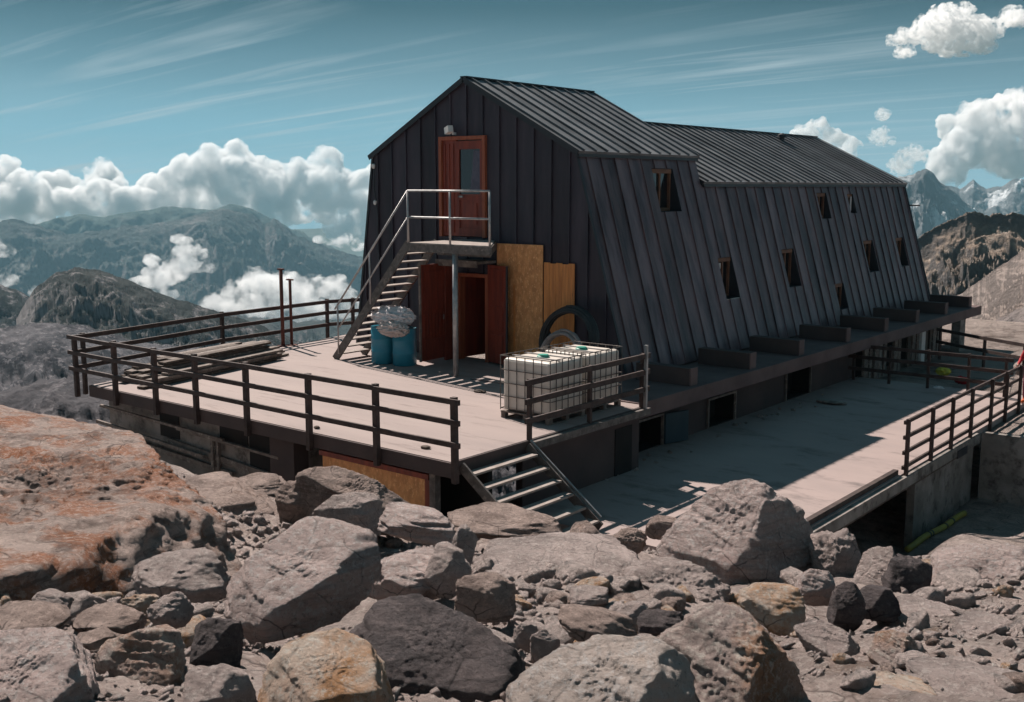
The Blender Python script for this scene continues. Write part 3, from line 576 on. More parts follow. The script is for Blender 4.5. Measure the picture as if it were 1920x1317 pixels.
# upper door
def door_frame(d, y, name, m1):
    w = 0.09; f = MB(); f.box((d[0], y - 0.09, d[2]), (d[0] + w, y + 0.1, d[3])); f.box((d[1] - w, y - 0.09, d[2]), (d[1], y + 0.1, d[3])); f.box((d[0] + w, y - 0.09, d[3] - w), (d[1] - w, y + 0.1, d[3]))
    return f.build(name, m1, hut)
fr = door_frame(DU, YG, 'upper_door_frame', M['frame_orange'])
ud = MB(); ud.box((-18.74, YG - 0.03, 3.12), (-18.28, YG + 0.03, 5.49))
for x in (-18.66, -18.52, -18.38): ud.box((x - 0.02, YG - 0.05, 3.2), (x + 0.02, YG - 0.03, 5.4))
ud.build('side_panel', M['door'], hut)
uo = MB()
uo.box((-18.27, YG - 0.05, 3.12), (-18.17, YG + 0.02, 5.46)); uo.box((-17.49, YG - 0.05, 3.12), (-17.39, YG + 0.02, 5.46)); uo.box((-18.17, YG - 0.05, 5.26), (-17.49, YG + 0.02, 5.46)); uo.box((-18.17, YG - 0.05, 4.02), (-17.49, YG + 0.02, 4.16)); uo.box((-18.17, YG - 0.05, 3.12), (-17.49, YG + 0.02, 3.32))
uo.box((-18.17, YG - 0.02, 3.32), (-17.49, YG + 0.01, 4.02)); uo.box((-18.05, YG - 0.04, 3.42), (-17.61, YG - 0.02, 3.94))
uoo = uo.build('upper_door', M['door'], hut)
MB().box((-18.17, YG - 0.015, 4.16), (-17.49, YG + 0.005, 5.26)).build('pane', M['glass'], uoo)
MB().box((-18.15, YG - 0.13, 4.08), (-18.11, YG - 0.05, 4.12)).box((-18.15, YG - 0.13, 4.08), (-18.0, YG - 0.10, 4.12)).build('handle', M['steel'], uoo)
c = MB(); c.add([(-17.72, YG - 0.02, 5.24), (-17.5, YG - 0.02, 5.2), (-17.5, YG - 0.02, 4.25), (-17.85, YG - 0.02, 4.2), (-17.78, YG - 0.02, 4.6)], [(4, 3, 2, 1, 0)]); c.build('curtain', M['greycloth'], uoo)
# lower door, dark hall behind
door_frame((DL[0], DL[1], 0.0, DL[3]), YG, 'lower_door_frame', M['frame_orange'])
hl = MB(); hl.add([(DL[0] - .3, YG + 0.02, 0), (DL[0] - .3, YG + 2, 0), (DL[1] + .3, YG + 2, 0), (DL[1] + .3, YG + 0.02, 0), (DL[0] - .3, YG + 0.02, 2.4), (DL[0] - .3, YG + 2, 2.4), (DL[1] + .3, YG + 2, 2.4), (DL[1] + .3, YG + 0.02, 2.4)], [(0, 1, 5, 4), (1, 2, 6, 5), (2, 3, 7, 6), (4, 5, 6, 7)])
hl.build('hallway', M['inside'], hut)
ld = MB(); ld.bar((DL[0] + 0.04, YG + 0.12, 1.08), (DL[0] + 0.10, YG + 0.85, 1.08), 0.05, 2.1); ld.build('inner_door', M['door'], hut)
# open leaf and side panel left of the doorway
lf = MB(); A_ = Vector((-18.16, 18.86, 0)); B_ = Vector((-18.28, 20.24, 0)); mid = A_.lerp(B_, 0.66)
lf.bar(A_ + Vector((0, 0, 1.29)), mid + Vector((0, 0, 1.29)), 0.05, 2.36)
n_ = (mid - A_).normalized().cross(Vector((0, 0, 1)))
for za, zb in ((1.35, 2.3), (0.2, 0.62)):
    lf.bar(A_.lerp(mid, .12) + n_ * 0.04 + Vector((0, 0, (za + zb) / 2)), A_.lerp(mid, .88) + n_ * 0.04 + Vector((0, 0, (za + zb) / 2)), 0.02, zb - za)
for t in np.linspace(0.08, 0.92, 7):
    p = A_.lerp(mid, t) + n_ * 0.035; lf.bar(p + Vector((0, 0, 0.68)), p + Vector((0, 0, 1.25)), 0.03, 0.015)
lo = lf.build('lower_door', M['door'], hut)
MB().bar(A_ + Vector((0, -0.03, 0.1)), A_ + Vector((0, -0.03, 2.47)), 0.045, 0.05).build('edge_strip', M['wood_grey'], lo)
MB().bar(A_.lerp(mid, .86) + n_ * 0.09 + Vector((0, 0, 1.08)), A_.lerp(mid, .86) + n_ * 0.09 + Vector((0, 0, 1.2)), 0.02, 0.02).build('handle', M['steel'], lo)
MB().bar(mid + Vector((0, 0.03, 1.24)), B_ + Vector((0, 0, 1.24)), 0.06, 2.44).build('side_panel', M['door'], hut)
rl = MB(); A2 = Vector((-17.16, 20.22, 0)); B2 = Vector((-16.42, 20.02, 0)); d2 = (B2 - A2).normalized(); n2 = d2.cross(Vector((0, 0, 1)))
rl.bar(A2 + Vector((0, 0, 1.25)), B2 + Vector((0, 0, 1.25)), 0.04, 2.4)
for za, zb in ((0.15, 0.75), (0.85, 1.45), (1.6, 2.35)):
    rl.bar(A2.lerp(B2, .14) + n2 * 0.03 + Vector((0, 0, (za + zb) / 2)), A2.lerp(B2, .86) + n2 * 0.03 + Vector((0, 0, (za + zb) / 2)), 0.02, zb - za)
rl.build('shutter', M['door'], hut)
MB().bar(B2 + Vector((0.02, -0.01, 0.03)), B2 + Vector((0.02, -0.01, 2.46)), 0.035, 0.05).build('shutter_edge', M['trim'], hut)
MB().box((-18.3, 19.55, 2.50), (-16.95, YG - 0.08, 2.56)).box((-18.3, 19.53, 2.42), (-16.95, 19.57, 2.58)).build('door_canopy', M['wood_grey'], hut)
# floodlight over the upper door, small lamps at the left corner
fl = MB(); fl.box((-18.36, YG - 0.10, 5.62), (-18.30, YG, 5.68)); fl.bar((-18.42, YG - 0.22, 5.70), (-18.22, YG - 0.30, 5.76), 0.14, 0.16); fl.box((-18.52, YG - 0.2, 5.74), (-18.36, YG - 0.05, 5.80))
fl.build('floodlight', M['white'], hut)
for z, x in ((4.82, -21.22), (3.86, -21.18)): MB().lathe((x, YG - 0.06, z), [(0.02, 0), (0.05, 0.03), (0.05, 0.10), (0.02, 0.13)], 10).build('insulator', M['white'], hut)
MB().tube([(-21.21, YG - 0.05, 4.8), (-21.2, YG - 0.07, 4.3), (-21.1, YG - 0.05, 3.6), (-21.12, YG - 0.05, 2.6)], 0.015, 6).build('cable', M['trim'], hut)
MB().tube([(xs_(3.7), YE, 3.65), (xs_(3.7) + 0.42, YE + 0.05, 3.65)], 0.03, 6).build('pipe_stub', M['trim'], hut)
# gable-foot plinth, osb and pine boards
MB().box((-16.93, YG - 0.075, 0.02), (-15.52, YG - 0.055, 2.98)).build('board', M['osb'], hut, label='tall orange chipboard panel')
MB().box((-16.4, YG - 0.095, 0.02), (-16.35, YG - 0.076, 2.0)).build('batten', M['pine'], hut)
for k in range(5):
    x0 = -15.48 + 0.178 * k
    MB().box((x0, YG - 0.08, 0.02), (x0 + 0.172, YG - 0.055, 2.58 - 0.02 * (k % 2))).build('plank', M['pine'], hut)
# concrete base: ledge slab, base wall, girders
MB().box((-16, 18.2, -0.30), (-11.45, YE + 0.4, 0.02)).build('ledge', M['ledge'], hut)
HAT = [(19.0, 20.1, -1.28, -0.62), (22.2, 23.5, -1.28, -0.62), (26.4, 27.9, -1.28, -0.52)]
bw = MB(); grid_panel(bw, lambda y, z: (-12.1, y, z), 18.25, 31.2, -1.6, -0.30, [(h[0], h[1], h[2], h[3]) for h in HAT])
bw.box((-12.4, 18.05, -1.6), (-12.1, 18.25, -0.30))
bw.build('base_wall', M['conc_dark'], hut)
for i, h in enumerate(HAT):
    b = MB(); b.add([(-12.1, h[0], h[2]), (-12.1, h[1], h[2]), (-12.1, h[1], h[3]), (-12.1, h[0], h[3]), (-12.6, h[0], h[2]), (-12.6, h[1], h[2]), (-12.6, h[1], h[3]), (-12.6, h[0], h[3])],
        [(4, 5, 6, 7), (0, 4, 7, 3), (1, 2, 6, 5), (2, 3, 7, 6), (0, 1, 5, 4)])
    hb = b.build('hatch', M['inside'], hut)
    f = MB(); f.box((-12.09, h[0] - 0.05, h[2]), (-12.04, h[0], h[3] + 0.05)); f.box((-12.09, h[1], h[2]), (-12.04, h[1] + 0.05, h[3] + 0.05)); f.box((-12.09, h[0], h[3]), (-12.04, h[1], h[3] + 0.05)); f.build('frame', M['wood_grey'], hb)
MB().bar((-12.02, 20.15, -0.93), (-11.85, 20.85, -0.93), 0.05, 0.68).build('hatch_door', M['teal_door'], hut)
for y in (20.62, 23.45, 26.2, 29.3, 32.25, 35.0, 37.9, 40.6):
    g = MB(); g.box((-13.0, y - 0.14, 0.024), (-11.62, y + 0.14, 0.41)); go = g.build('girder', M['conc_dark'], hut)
    MB().box((-11.62, y - 0.15, 0.022), (-11.585, y + 0.15, 0.42)).build('lit_end', M['ledge'], go)  # paler end face: the lit beam end is put into the colour
# open timber shed under the far end of the ledge
for k in range(17):
    y0 = 31.35 + 0.42 * k; z1 = -0.31; random.seed(k)
    if k in (5, 8, 12): continue
    w = 0.18 + 0.16 * random.random()
    MB().box((-11.95, y0, -1.5), (-11.9 + 0.03 * random.random(), y0 + w, z1)).build('plank', random.choice([M['wood_grey'], M['wood_old'], M['conc'], M['wood_grey']]), hut)
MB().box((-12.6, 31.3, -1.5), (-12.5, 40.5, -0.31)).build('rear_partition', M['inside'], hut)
MB().box((-11.9, 36.2, -1.5), (-11.8, 36.55, -0.32)).build('post', M['white'], hut)
MB().box((-11.9, 39.6, -1.5), (-11.6, 40.2, -0.32)).build('post', M['conc'], hut)
# ------------------------------------------------------------------ decks
dk = empty('deck', (-17, 16, 0), 'large sunlit pinkish concrete deck in front of the hut door', 'deck')
d = MB(); top = [(-22.07, 12.40), (-11.32, 12.40), (-11.32, 18.2), (-11.32, 18.19), (-13.0, 18.19), (-13.0, YG + .3), (xl_(0) - 0.0, YG + .3), (-22.2, 21.8), (-23.85, 21.8)]
top = [(-22.07, 12.40), (-11.32, 12.40), (-11.32, 18.19), (-16.0, 18.195), (-16.0, YG + 0.3), (-22.0, YG + 0.3), (-22.0, 22.6), (-24.05, 22.6)]
n = len(top); d.add([(x, y, 0.0) for x, y in top] + [(x, y, -0.14) for x, y in top], [tuple(range(n)), tuple(range(2 * n - 1, n - 1, -1))] + [((i + 1) % n, i, i + n, (i + 1) % n + n) for i in range(n)])
d.build('slab', M['deck'], dk)
MB().box((-16.0, 18.2, 0.021), (-13.2, YG, 0.028)).build('floor_strip', M['deck'], dk)
f = MB(); f.box((-22.12, 12.36, -0.26), (-11.26, 12.396, -0.012)); f.box((-11.316, 12.40, -0.24), (-11.28, 18.19, -0.008)); f.bar((-22.10, 12.40, -0.14), (-24.07, 22.6, -0.14), 0.04, 0.26)
f.build('edge_beam', M['conc_dark'], dk)
# structure under the front edge
w = MB(); w.box((-22.0, 12.75, -3.2), (-16.2, 12.95, -0.141)); w.box((-22.0, 12.95, -3.4), (-21.8, 21.5, -0.141)); w.build('front_wall', M['conc'], dk, label='stained old concrete and board wall under the deck edge')
for x0, x1, z0, z1 in ((-20.0, -19.3, -0.9, -0.28), (-17.9, -17.0, -0.75, -0.28), (-16.95, -16.25, -1.6, -0.3)):
    MB().box((x0, 12.735, z0), (x1, 12.748, z1)).build('opening_shade', M['inside'], dk)  # flat dark sheets on the wall, shade of openings painted as colour
for (x0, z0, x1, z1, h, yy) in ((-22.1, -0.50, -17.6, -0.62, 0.05, 12.6), (-22.2, -0.86, -18.2, -1.05, 0.07, 12.55), (-19.2, -0.62, -15.9, -0.72, 0.05, 12.62), (-21.9, -1.12, -17.4, -1.30, 0.10, 12.66), (-19.6, -0.95, -16.2, -1.15, 0.12, 12.68)):
    MB().bar((x0, yy, z0), (x1, yy, z1), 0.06, h).build('ledger', M['wood_grey'], dk)
for x0, x1 in ((-18.05, -17.97), (-17.85, -17.79)): MB().box((x0, 12.6, -1.3), (x1, 12.68, -0.66)).build('strut', M['wood_grey'], dk)
MB().box((-16.15, 12.60, -2.2), (-15.45, 12.95, -0.30)).build('block', M['conc_dark'], dk)
MB().box((-14.55, 12.52, -1.6), (-11.95, 12.56, -0.40)).build('board', M['osb'], dk, label='long orange chipboard strip under the deck edge')
MB().box((-14.6, 12.48, -0.42), (-11.9, 12.56, -0.33)).box((-11.97, 12.47, -1.7), (-11.87, 12.56, -0.42)).build('board_frame', M['door'], dk)
MB().box((-11.85, 12.45, -1.8), (-11.72, 12.58, -0.28)).build('post', M['steel_old'], dk)
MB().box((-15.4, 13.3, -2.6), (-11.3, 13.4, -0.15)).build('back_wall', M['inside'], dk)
rs_ = MB(); rs_.box((-11.60, 14.4, -1.7), (-11.45, 18.19, -0.15)); rs_.build('side_wall', M['conc_dark'], dk)
MB().box((-11.445, 17.3, -1.35), (-11.43, 17.9, -0.36)).build('opening_shade', M['inside'], dk)  # solid dark sheet, the shade of a gap painted on the side wall
rb = MB(); rb.box((-11.30, 14.4, -0.16), (-11.18, 18.19, -0.03)); rb.build('edge_pipe', M['steel_old'], dk)
# lower terrace
lt = empty('lower_terrace', (-9.5, 22, -1.3), 'lower concrete terrace half in the shade of the hut', 'terrace')
d = MB(); d.box((-12.1, 14.2, -1.45), (-7.10, 31.3, -1.30)); d.build('slab', M['terr'], lt)
d = MB(); d.box((-7.098, 14.2, -1.55), (-6.98, 25.9, -1.33)); d.build('edge_beam', M['conc'], lt)
MB().box((-7.24, 14.2, -1.298), (-7.14, 20.95, -1.20)).build('kerb', M['wood_dark'], lt)
MB().box((-7.30, 22.0, -3.4), (-7.14, 25.96, -1.452)).build('side_wall', M['conc'], lt)
MB().box((-7.13, 17.2, -1.62), (-7.02, 24.3, -1.552)).build('under_beam', M['wood_old'], lt)
MB().box((-6.99, 24.2, -1.60), (-6.965, 24.9, -1.42)).build('plate', M['trim'], lt)
# front steps
st = empty('entrance_steps', (-10.5, 13.4, -1.3), 'short open steel stair going down from the deck corner to the lower terrace', 'stairs')
for i in range(6):
    zt = -0.19 - 0.185 * i; x0 = -11.20 + 0.255 * i
    MB().box((x0, 12.62, zt - 0.035), (x0 + 0.20, 14.26, zt)).build('tread', M['tread'], st)
for y in (12.58, 14.30): MB().bar((-11.26, y, -0.10), (-9.72, y, -1.24), 0.04, 0.17).build('stringer', M['steel_old'], st)
MB().bar((-11.24, 14.36, 0.0), (-9.75, 14.36, -1.08), 0.03, 0.03).build('edge_rail', M['steel'], st)
# ------------------------------------------------------------------ railings
def railing(name, label, posts, base, top, rails, m_, pw=0.09, rw=0.045, rh=0.10, side=1, ext=0.12, group=None, mp_=None):
    P0 = Vector(posts[0]); P1 = Vector(posts[-1]); d_ = (P1 - P0).normalized(); nrm = Vector((d_.y, -d_.x, 0)) * side
    root = empty(name, P0, label, 'railing', group)
    for p in posts:
        p = Vector(p); jx = random.uniform(-.018, .018); MB().bar((p.x, p.y, p.z + base), (p.x + jx * d_.x, p.y + jx * d_.y, p.z + top + random.uniform(-.012, .012)), pw, pw, up=(d_.x, d_.y, 0)).build('post', mp_ or m_, root)
    for h in rails:
        o_ = nrm * (pw / 2 + rw / 2 + 0.002); r_ = MB()
        for a, b in zip(posts[:-1], posts[1:]):
            a = Vector(a); b = Vector(b); dd = (b - a).normalized(); ea = ext if a == P0 else 0.0; eb = ext if b == P1 else 0.0
            j1 = random.uniform(-.010, .010); r_.bar(a + o_ + Vector((0, 0, h + j1)) - dd * ea, b + o_ + Vector((0, 0, h + random.uniform(-.010, .010))) + dd * eb, rw, rh)
        r_.build('rail', m_, root)
    return root
railing('deck_railing', 'dark wooden three-rail railing along the front edge of the deck', [(x, 12.29, 0) for x in (-22.5, -20.92, -19.4, -18.0, -16.4, -14.62, -12.9, -11.13)], -0.30, 1.10, (0.34, 0.70, 1.04), M['wood_dark'], rh=0.085, ext=0.16)
railing('deck_railing', 'dark railing along the far left edge of the deck beside the plank stack', [(-22.62, 12.55, 0), (-23.62, 17.02, 0), (-23.98, 20.95, 0), (-23.75, 21.75, 0)], -0.30, 1.10, (0.36, 0.70, 1.03), M['wood_dark'], pw=0.08, ext=0.2, side=1)
railing('deck_railing', 'short brown wooden railing in front of the water tanks', [(-11.30, 14.40, 0), (-11.30, 16.22, 0), (-11.30, 18.02, 0)], -0.15, 1.08, (0.36, 0.70, 1.03), M['wood_dark'], pw=0.07, side=1, ext=0.18)
MB().bar((-11.22, 18.04, -0.05), (-11.22, 18.04, 1.25), 0.06, 0.06).build('rail_post', M['steel'], label='pale steel post at the end of the tank railing', cat='post')
railing('terrace_railing', 'brown four-rail railing along the right edge of the lower terrace', [(-7.04, y, -1.3) for y in (21.1, 22.58, 23.9, 25.3, 26.87, 28.15, 29.4)], -0.15, 1.12, (0.12, 0.42, 0.74, 1.05), M['wood_dark'], pw=0.07, rh=0.075, side=-1, ext=0.05)
railing('terrace_railing', 'dark railing across the far end of the lower terrace', [(-11.95, 30.75, -1.3), (-10.9, 30.75, -1.3), (-9.8, 30.75, -1.3), (-8.7, 30.75, -1.3), (-7.75, 30.75, -1.3)], 0.0, 1.10, (0.36, 0.70, 1.03), M['wood_dark'], pw=0.07, side=1, ext=0.2)
railing('terrace_railing', 'dark railing behind the far end of the lower terrace running beside the path', [(-11.3, 36.5, -1.35), (-9.6, 35.4, -1.35), (-8.2, 34.5, -1.35), (-7.0, 33.7, -1.35)], 0.0, 1.05, (0.6, 1.0), M['wood_dark'], pw=0.07, side=1)
# ------------------------------------------------------------------ outside staircase to the upper door
sc_ = empty('staircase', (-18, 18.9, 0), 'open steel staircase with landing up to the red upper door', 'stairs')
ya, yb = 18.22, 20.15
xa, xb = -17.95, -15.40
for y in (ya + 0.03, ya + 1.0):
    MB().bar((-20.62, y, 0.0), (xa, y, 3.02), 0.05, 0.20).build('stringer', M['steel_old'], sc_)
for i in range(15):
    z = 0.20 * (i + 1) - 0.02; x = -20.62 + (2.67 / 3.02) * z
    MB().box((x - 0.10, ya + 0.06, z - 0.03), (x + 0.15, ya + 0.97, z)).build('tread', M['tread'], sc_)
l_ = MB(); lq = [(xa, ya), (xb, ya), (-16.98, yb + 0.1), (xa, yb + 0.1)]; l_.add([(x, y, 2.98) for x, y in lq] + [(x, y, 3.05) for x, y in lq], [(3, 2, 1, 0), (4, 5, 6, 7), (0, 1, 5, 4), (1, 2, 6, 5), (2, 3, 7, 6), (3, 0, 4, 7)]); l_.build('landing', M['tread'], sc_)
l_ = MB(); l_.box((xa, ya - 0.03, 2.84), (xb, ya - 0.002, 3.03)); l_.bar((xb + 0.01, ya, 2.93), (-16.95, yb + 0.1, 2.93), 0.03, 0.18); l_.build('landing_frame', M['steel_old'], sc_)
MB().box((xa + .1, ya + 0.9, 2.72), (-16.2, ya + 0.97, 2.97)).box((-16.98, ya + 0.1, 2.8), (-16.9, yb, 2.97)).build('joist', M['steel_old'], sc_)
MB().tube([(-16.50, ya + 0.05, 0.0), (-16.50, ya + 0.05, 2.84)], 0.065, 14).build('support_post', M['steel'], sc_, smooth=True)
hr = MB()
for x in (xa + 0.02, -16.60, xb - 0.02): hr.tube([(x, ya, 3.0), (x, ya, 4.24)], 0.027, 8)
for z in (3.64, 4.25): hr.tube([(xa + 0.02, ya, z), (xb - 0.02, ya, z)], 0.025, 8)
hr.build('landing_rail', M['steel'], sc_, smooth=True)
sr = MB(); k_ = 3.02 / 2.67
sr.tube([(xa + 0.02, ya, 4.25), (-20.55, ya, 4.25 - (20.55 - 17.93) * k_)], 0.024, 8); sr.tube([(xa + 0.02, ya, 3.64), (-20.4, ya, 3.64 - (20.4 - 17.93) * k_)], 0.02, 8)
sr.tube([(-19.25, ya, 1.5), (-19.25, ya, 4.25 - (19.25 - 17.93) * k_)], 0.022, 8); sr.tube([(-20.45, ya, 0.15), (-20.45, ya, 4.25 - (20.45 - 17.93) * k_)], 0.022, 8)
sr.build('stair_rail', M['steel'], sc_, smooth=True)
# ------------------------------------------------------------------ things on the deck
def drum(x, y, label):
    r = empty('drum', (x, y, 0), label, 'drum', 'blue drums under the stairs')
    MB().lathe((x, y, 0.0), [(0.275, 0), (0.295, 0.02), (0.295, 0.28), (0.305, 0.30), (0.295, 0.32), (0.295, 0.60), (0.305, 0.62), (0.295, 0.64), (0.295, 0.88), (0.28, 0.90)], 28).build('barrel', M['blue'], r, smooth=True)
    MB().lathe((x, y, 0.88), [(0.285, 0), (0.30, 0.012), (0.30, 0.04), (0.28, 0.045), (0.27, 0.03), (0.05, 0.03)], 28).build('lid', M['blue'], r, smooth=True)
drum(-19.25, 18.62, 'left blue plastic drum standing by the stair foot')
drum(-18.60, 18.72, 'right blue plastic drum beside the open red door')
_ico = {}
def ico(sub):
    if sub not in _ico:
        bm = bmesh.new(); bmesh.ops.create_icosphere(bm, subdivisions=sub, radius=1); bm.verts.ensure_lookup_table()
        _ico[sub] = (np.array([v.co[:] for v in bm.verts]), np.array([[v.index for v in f.verts] for f in bm.faces])); bm.free()
    return _ico[sub]
def blob(name, c, size, m_, amp=0.25, freq=2.2, seed=0, label=None, cat=None, sub=5, zcut=None):
    V, Fc = ico(sub); P = V * np.array(size); n = ridged(V * freq + seed * 7.7, 4)
    P = P * (1 + amp * (n - 0.5))[:, None] + np.array(c)
    if zcut is not None: P[:, 2] = np.maximum(P[:, 2], zcut)
    return tag(link_mesh(name, P, Fc, m_, smooth=True, loc=(c[0], c[1], c[2] - size[2])), label, cat)
blob('plastic_sheet', (-18.85, 18.60, 1.20), (0.66, 0.36, 0.26), M['bag'], 0.35, 2.2, 1, 'crumpled white plastic sheet bundled on top of the blue drums', 'plastic sheet')
blob('plastic_sheet', (-18.62, 18.36, 0.93), (0.52, 0.20, 0.20), M['bag_pink'], 0.4, 2.4, 4, 'pinkish crumpled plastic sheet hanging under the white one', 'plastic sheet')
# water tanks
def tank(x0, y0, w, l, label):
    x1, y1, zt = x0 + w, y0 + l, 1.20
    r = empty('water_tank', ((x0 + x1) / 2, (y0 + y1) / 2, 0), label, 'water tank', 'caged water tanks on the deck')
    b = MB(); bmn = 0.03; b.box((x0 + bmn, y0 + bmn, 0.16), (x1 - bmn, y1 - bmn, zt - 0.05)); o = b.build('container', M['tank'], r, bevel=0.06)
    c = MB(); rr = 0.0095
    for z in (0.19, 0.43, 0.68, 0.93, zt): c.tube([(x0, y0, z), (x1, y0, z), (x1, y1, z), (x0, y1, z)], rr, 6, closed=True)
    nx = 6; ny = 6
    for i in range(nx + 1):
        for yy in (y0, y1): c.tube([(x0 + w * i / nx, yy, 0.16), (x0 + w * i / nx, yy, zt)], rr, 6)
    for i in range(1, ny):
        for xx in (x0, x1): c.tube([(xx, y0 + l * i / ny, 0.16), (xx, y0 + l * i / ny, zt)], rr, 6)
    c.build('cage', M['steel_old'], r)
    t = MB()
    for f_ in (0.33, 0.67): t.box((x0, y0 + l * f_ - 0.02, zt - 0.045), (x1, y0 + l * f_ + 0.02, zt - 0.03))
    t.build('top_strap', M['steel'], r)
    MB().lathe(((x0 + x1) / 2, (y0 + y1) / 2, zt - 0.055), [(0.12, 0), (0.12, 0.03), (0.10, 0.045), (0.10, 0.06), (0.02, 0.062)], 18).build('cap', M['green'], r)
    p = MB()
    for xx in (x0 + 0.06, (x0 + x1) / 2, x1 - 0.06): p.box((xx - 0.05, y0, 0.0), (xx + 0.05, y1, 0.022)); p.box((xx - 0.05, y0, 0.022), (xx + 0.05, y0 + 0.1, 0.11)); p.box((xx - 0.05, y1 - 0.1, 0.022), (xx + 0.05, y1, 0.11)); p.box((xx - 0.05, (y0 + y1) / 2 - .05, 0.022), (xx + 0.05, (y0 + y1) / 2 + .05, 0.11))
    p.box((x0, y0, 0.11), (x1, y1, 0.135)); p.build('pallet', M['wood_grey'], r)
tank(-12.86, 15.50, 1.18, 1.12, 'nearer caged white plastic water tank with green cap, close to the steps')
tank(-12.86, 16.75, 1.18, 1.12, 'farther caged white plastic water tank with green cap, close to the hut wall')
# hose coils
def coil(name, c, R0, r, turns, m_, label, ax='y', jit=0.03, seed=1):
    random.seed(seed); mb = MB(); pts = []
    N_ = 40
    for i in range(turns * N_):
        a = 2 * math.pi * i / N_; k = i / N_; Rr = R0 + (((k * 1.7) % 2.2) - 1.1) * r * 1.3; off = ((k * 0.9) % 3 - 1.5) * r * 1.5
        if ax == 'y': pts.append((c[0] + Rr * math.cos(a), c[1] + off + 0.10 * math.sin(a) * 1.2, c[2] + Rr * math.sin(a)))
        else: pts.append((c[0] + Rr * math.cos(a), c[1] + Rr * math.sin(a), c[2] + off + r * 3 + 0.16 * math.sin(a)))
    mb.tube(pts, r, 8); return mb.build(name, m_, label=label, cat='hose', smooth=True)
coil('hose_coil', (-14.35, 19.75, 0.86), 0.72, 0.045, 8, M['hose'], 'big black hose coil leaning against the gable wall')
coil('hose_coil', (-14.2, 19.25, 0.62), 0.50, 0.035, 6, M['hose_grey'], 'smaller grey hose coil in front of the black one')
# timber stack
random.seed(11)
def left_edge(y): return -22.07 - (y - 12.4) * 0.195
k = 0
for lay in range(7):
    for j in range(6 if lay < 4 else 4):
        y0 = 12.75 + random.random() * 0.6 + lay * 0.12; y1 = 18.0 - random.random() * 1.0 - lay * 0.10
        off = 0.22 + 0.235 * j + random.uniform(-0.04, 0.04) + (0.15 if lay > 3 else 0)
        z = 0.035 + lay * 0.062
        MB().bar((left_edge(y0) + off, y0, z), (left_edge(y1) + off * 0.95, y1, z), 0.20, 0.05, roll=random.uniform(-0.04, 0.04)).build('timber_plank', random.choice([M['wood_grey'], M['wood_old'], M['wood_grey']]), label='weathered board in the timber stack on the left edge of the deck', cat='plank', group='boards stacked on the left edge of the deck')
# rusty poles
for (x, y, h, lab) in ((-23.42, 18.85, 2.10, 'taller rusty steel pole with T top standing at the left deck edge'), (-23.38, 19.12, 1.80, 'shorter rusty steel pole just behind the taller one')):
    r = empty('steel_pole', (x, y, 0), lab, 'pole'); MB().tube([(x, y, 0), (x, y, h)], 0.05 if h > 2 else 0.04, 10).build('pole', M['rust'], r, smooth=True); MB().box((x - 0.11, y - 0.04, h), (x + 0.11, y + 0.04, h + 0.04)).build('top_plate', M['rust'], r)
    MB().box((x - 0.12, y - 0.12, 0.001), (x + 0.12, y + 0.12, 0.02)).build('base_plate', M['rust'], r)
# pit: yellow banded pipe
def ground_hit(u, v, r0=19.5):
    d = ray(u, v); hd = math.hypot(d[0], d[1]); rr = np.linspace(r0, 30, 600); xx = rr * d[0] / hd; yy = rr * d[1] / hd; zz = CAM[2] + rr * d[2] / hd
    w_ = np.where(zz < ground_z(xx, yy))[0]; i = w_[0] if len(w_) else 0; return np.array([xx[i], yy[i], zz[i]])
yp = empty('yellow_pipe', (-6.96, 21.2, -2.9), 'faded yellow pipe with dark bands lying in the sunken yard', 'pipe')
pp = [np.array([x, y, float(ground_z(x, y)[0]) + 0.07]) for x, y in zip(np.linspace(-6.96, -6.78, 25), np.linspace(21.2, 24.3, 25))]
MB().tube(pp, 0.065, 12).build('pipe', M['yellow'], yp, smooth=True)
for t in (8, 9, 15, 18): MB().tube([pp[t], pp[t] + (pp[t + 1] - pp[t]) * 0.55], 0.069, 12).build('band', M['trim'], yp)
blob('flat_slab', (*onz_(1558, 757, -1.3)[:2], -1.25), (0.42, 0.22, 0.06), M['conc'], 0.25, 2, 9, 'pale flat slab lying on the shaded lower terrace', 'slab', sub=3)
# small litter on deck
for i, (u, v, s) in enumerate(((900, 733, .16), (798, 838, .10), (594, 801, .07))):
    dd = ray(u, v); t = (0.03 - CAM[2]) / dd[2]; p = CAM + dd * t
    blob('wood_scrap' if i else 'flat_stone', (p[0], p[1], 0.025), (s, s * 0.7, 0.03), M['wood_old'], 0.3, 2, i, ['flat brown stone lying on the deck left of the tanks', 'small dark scrap on the deck by the railing corner', 'tiny dark scrap at the deck edge beside the fifth railing post'][i], 'debris', sub=3)
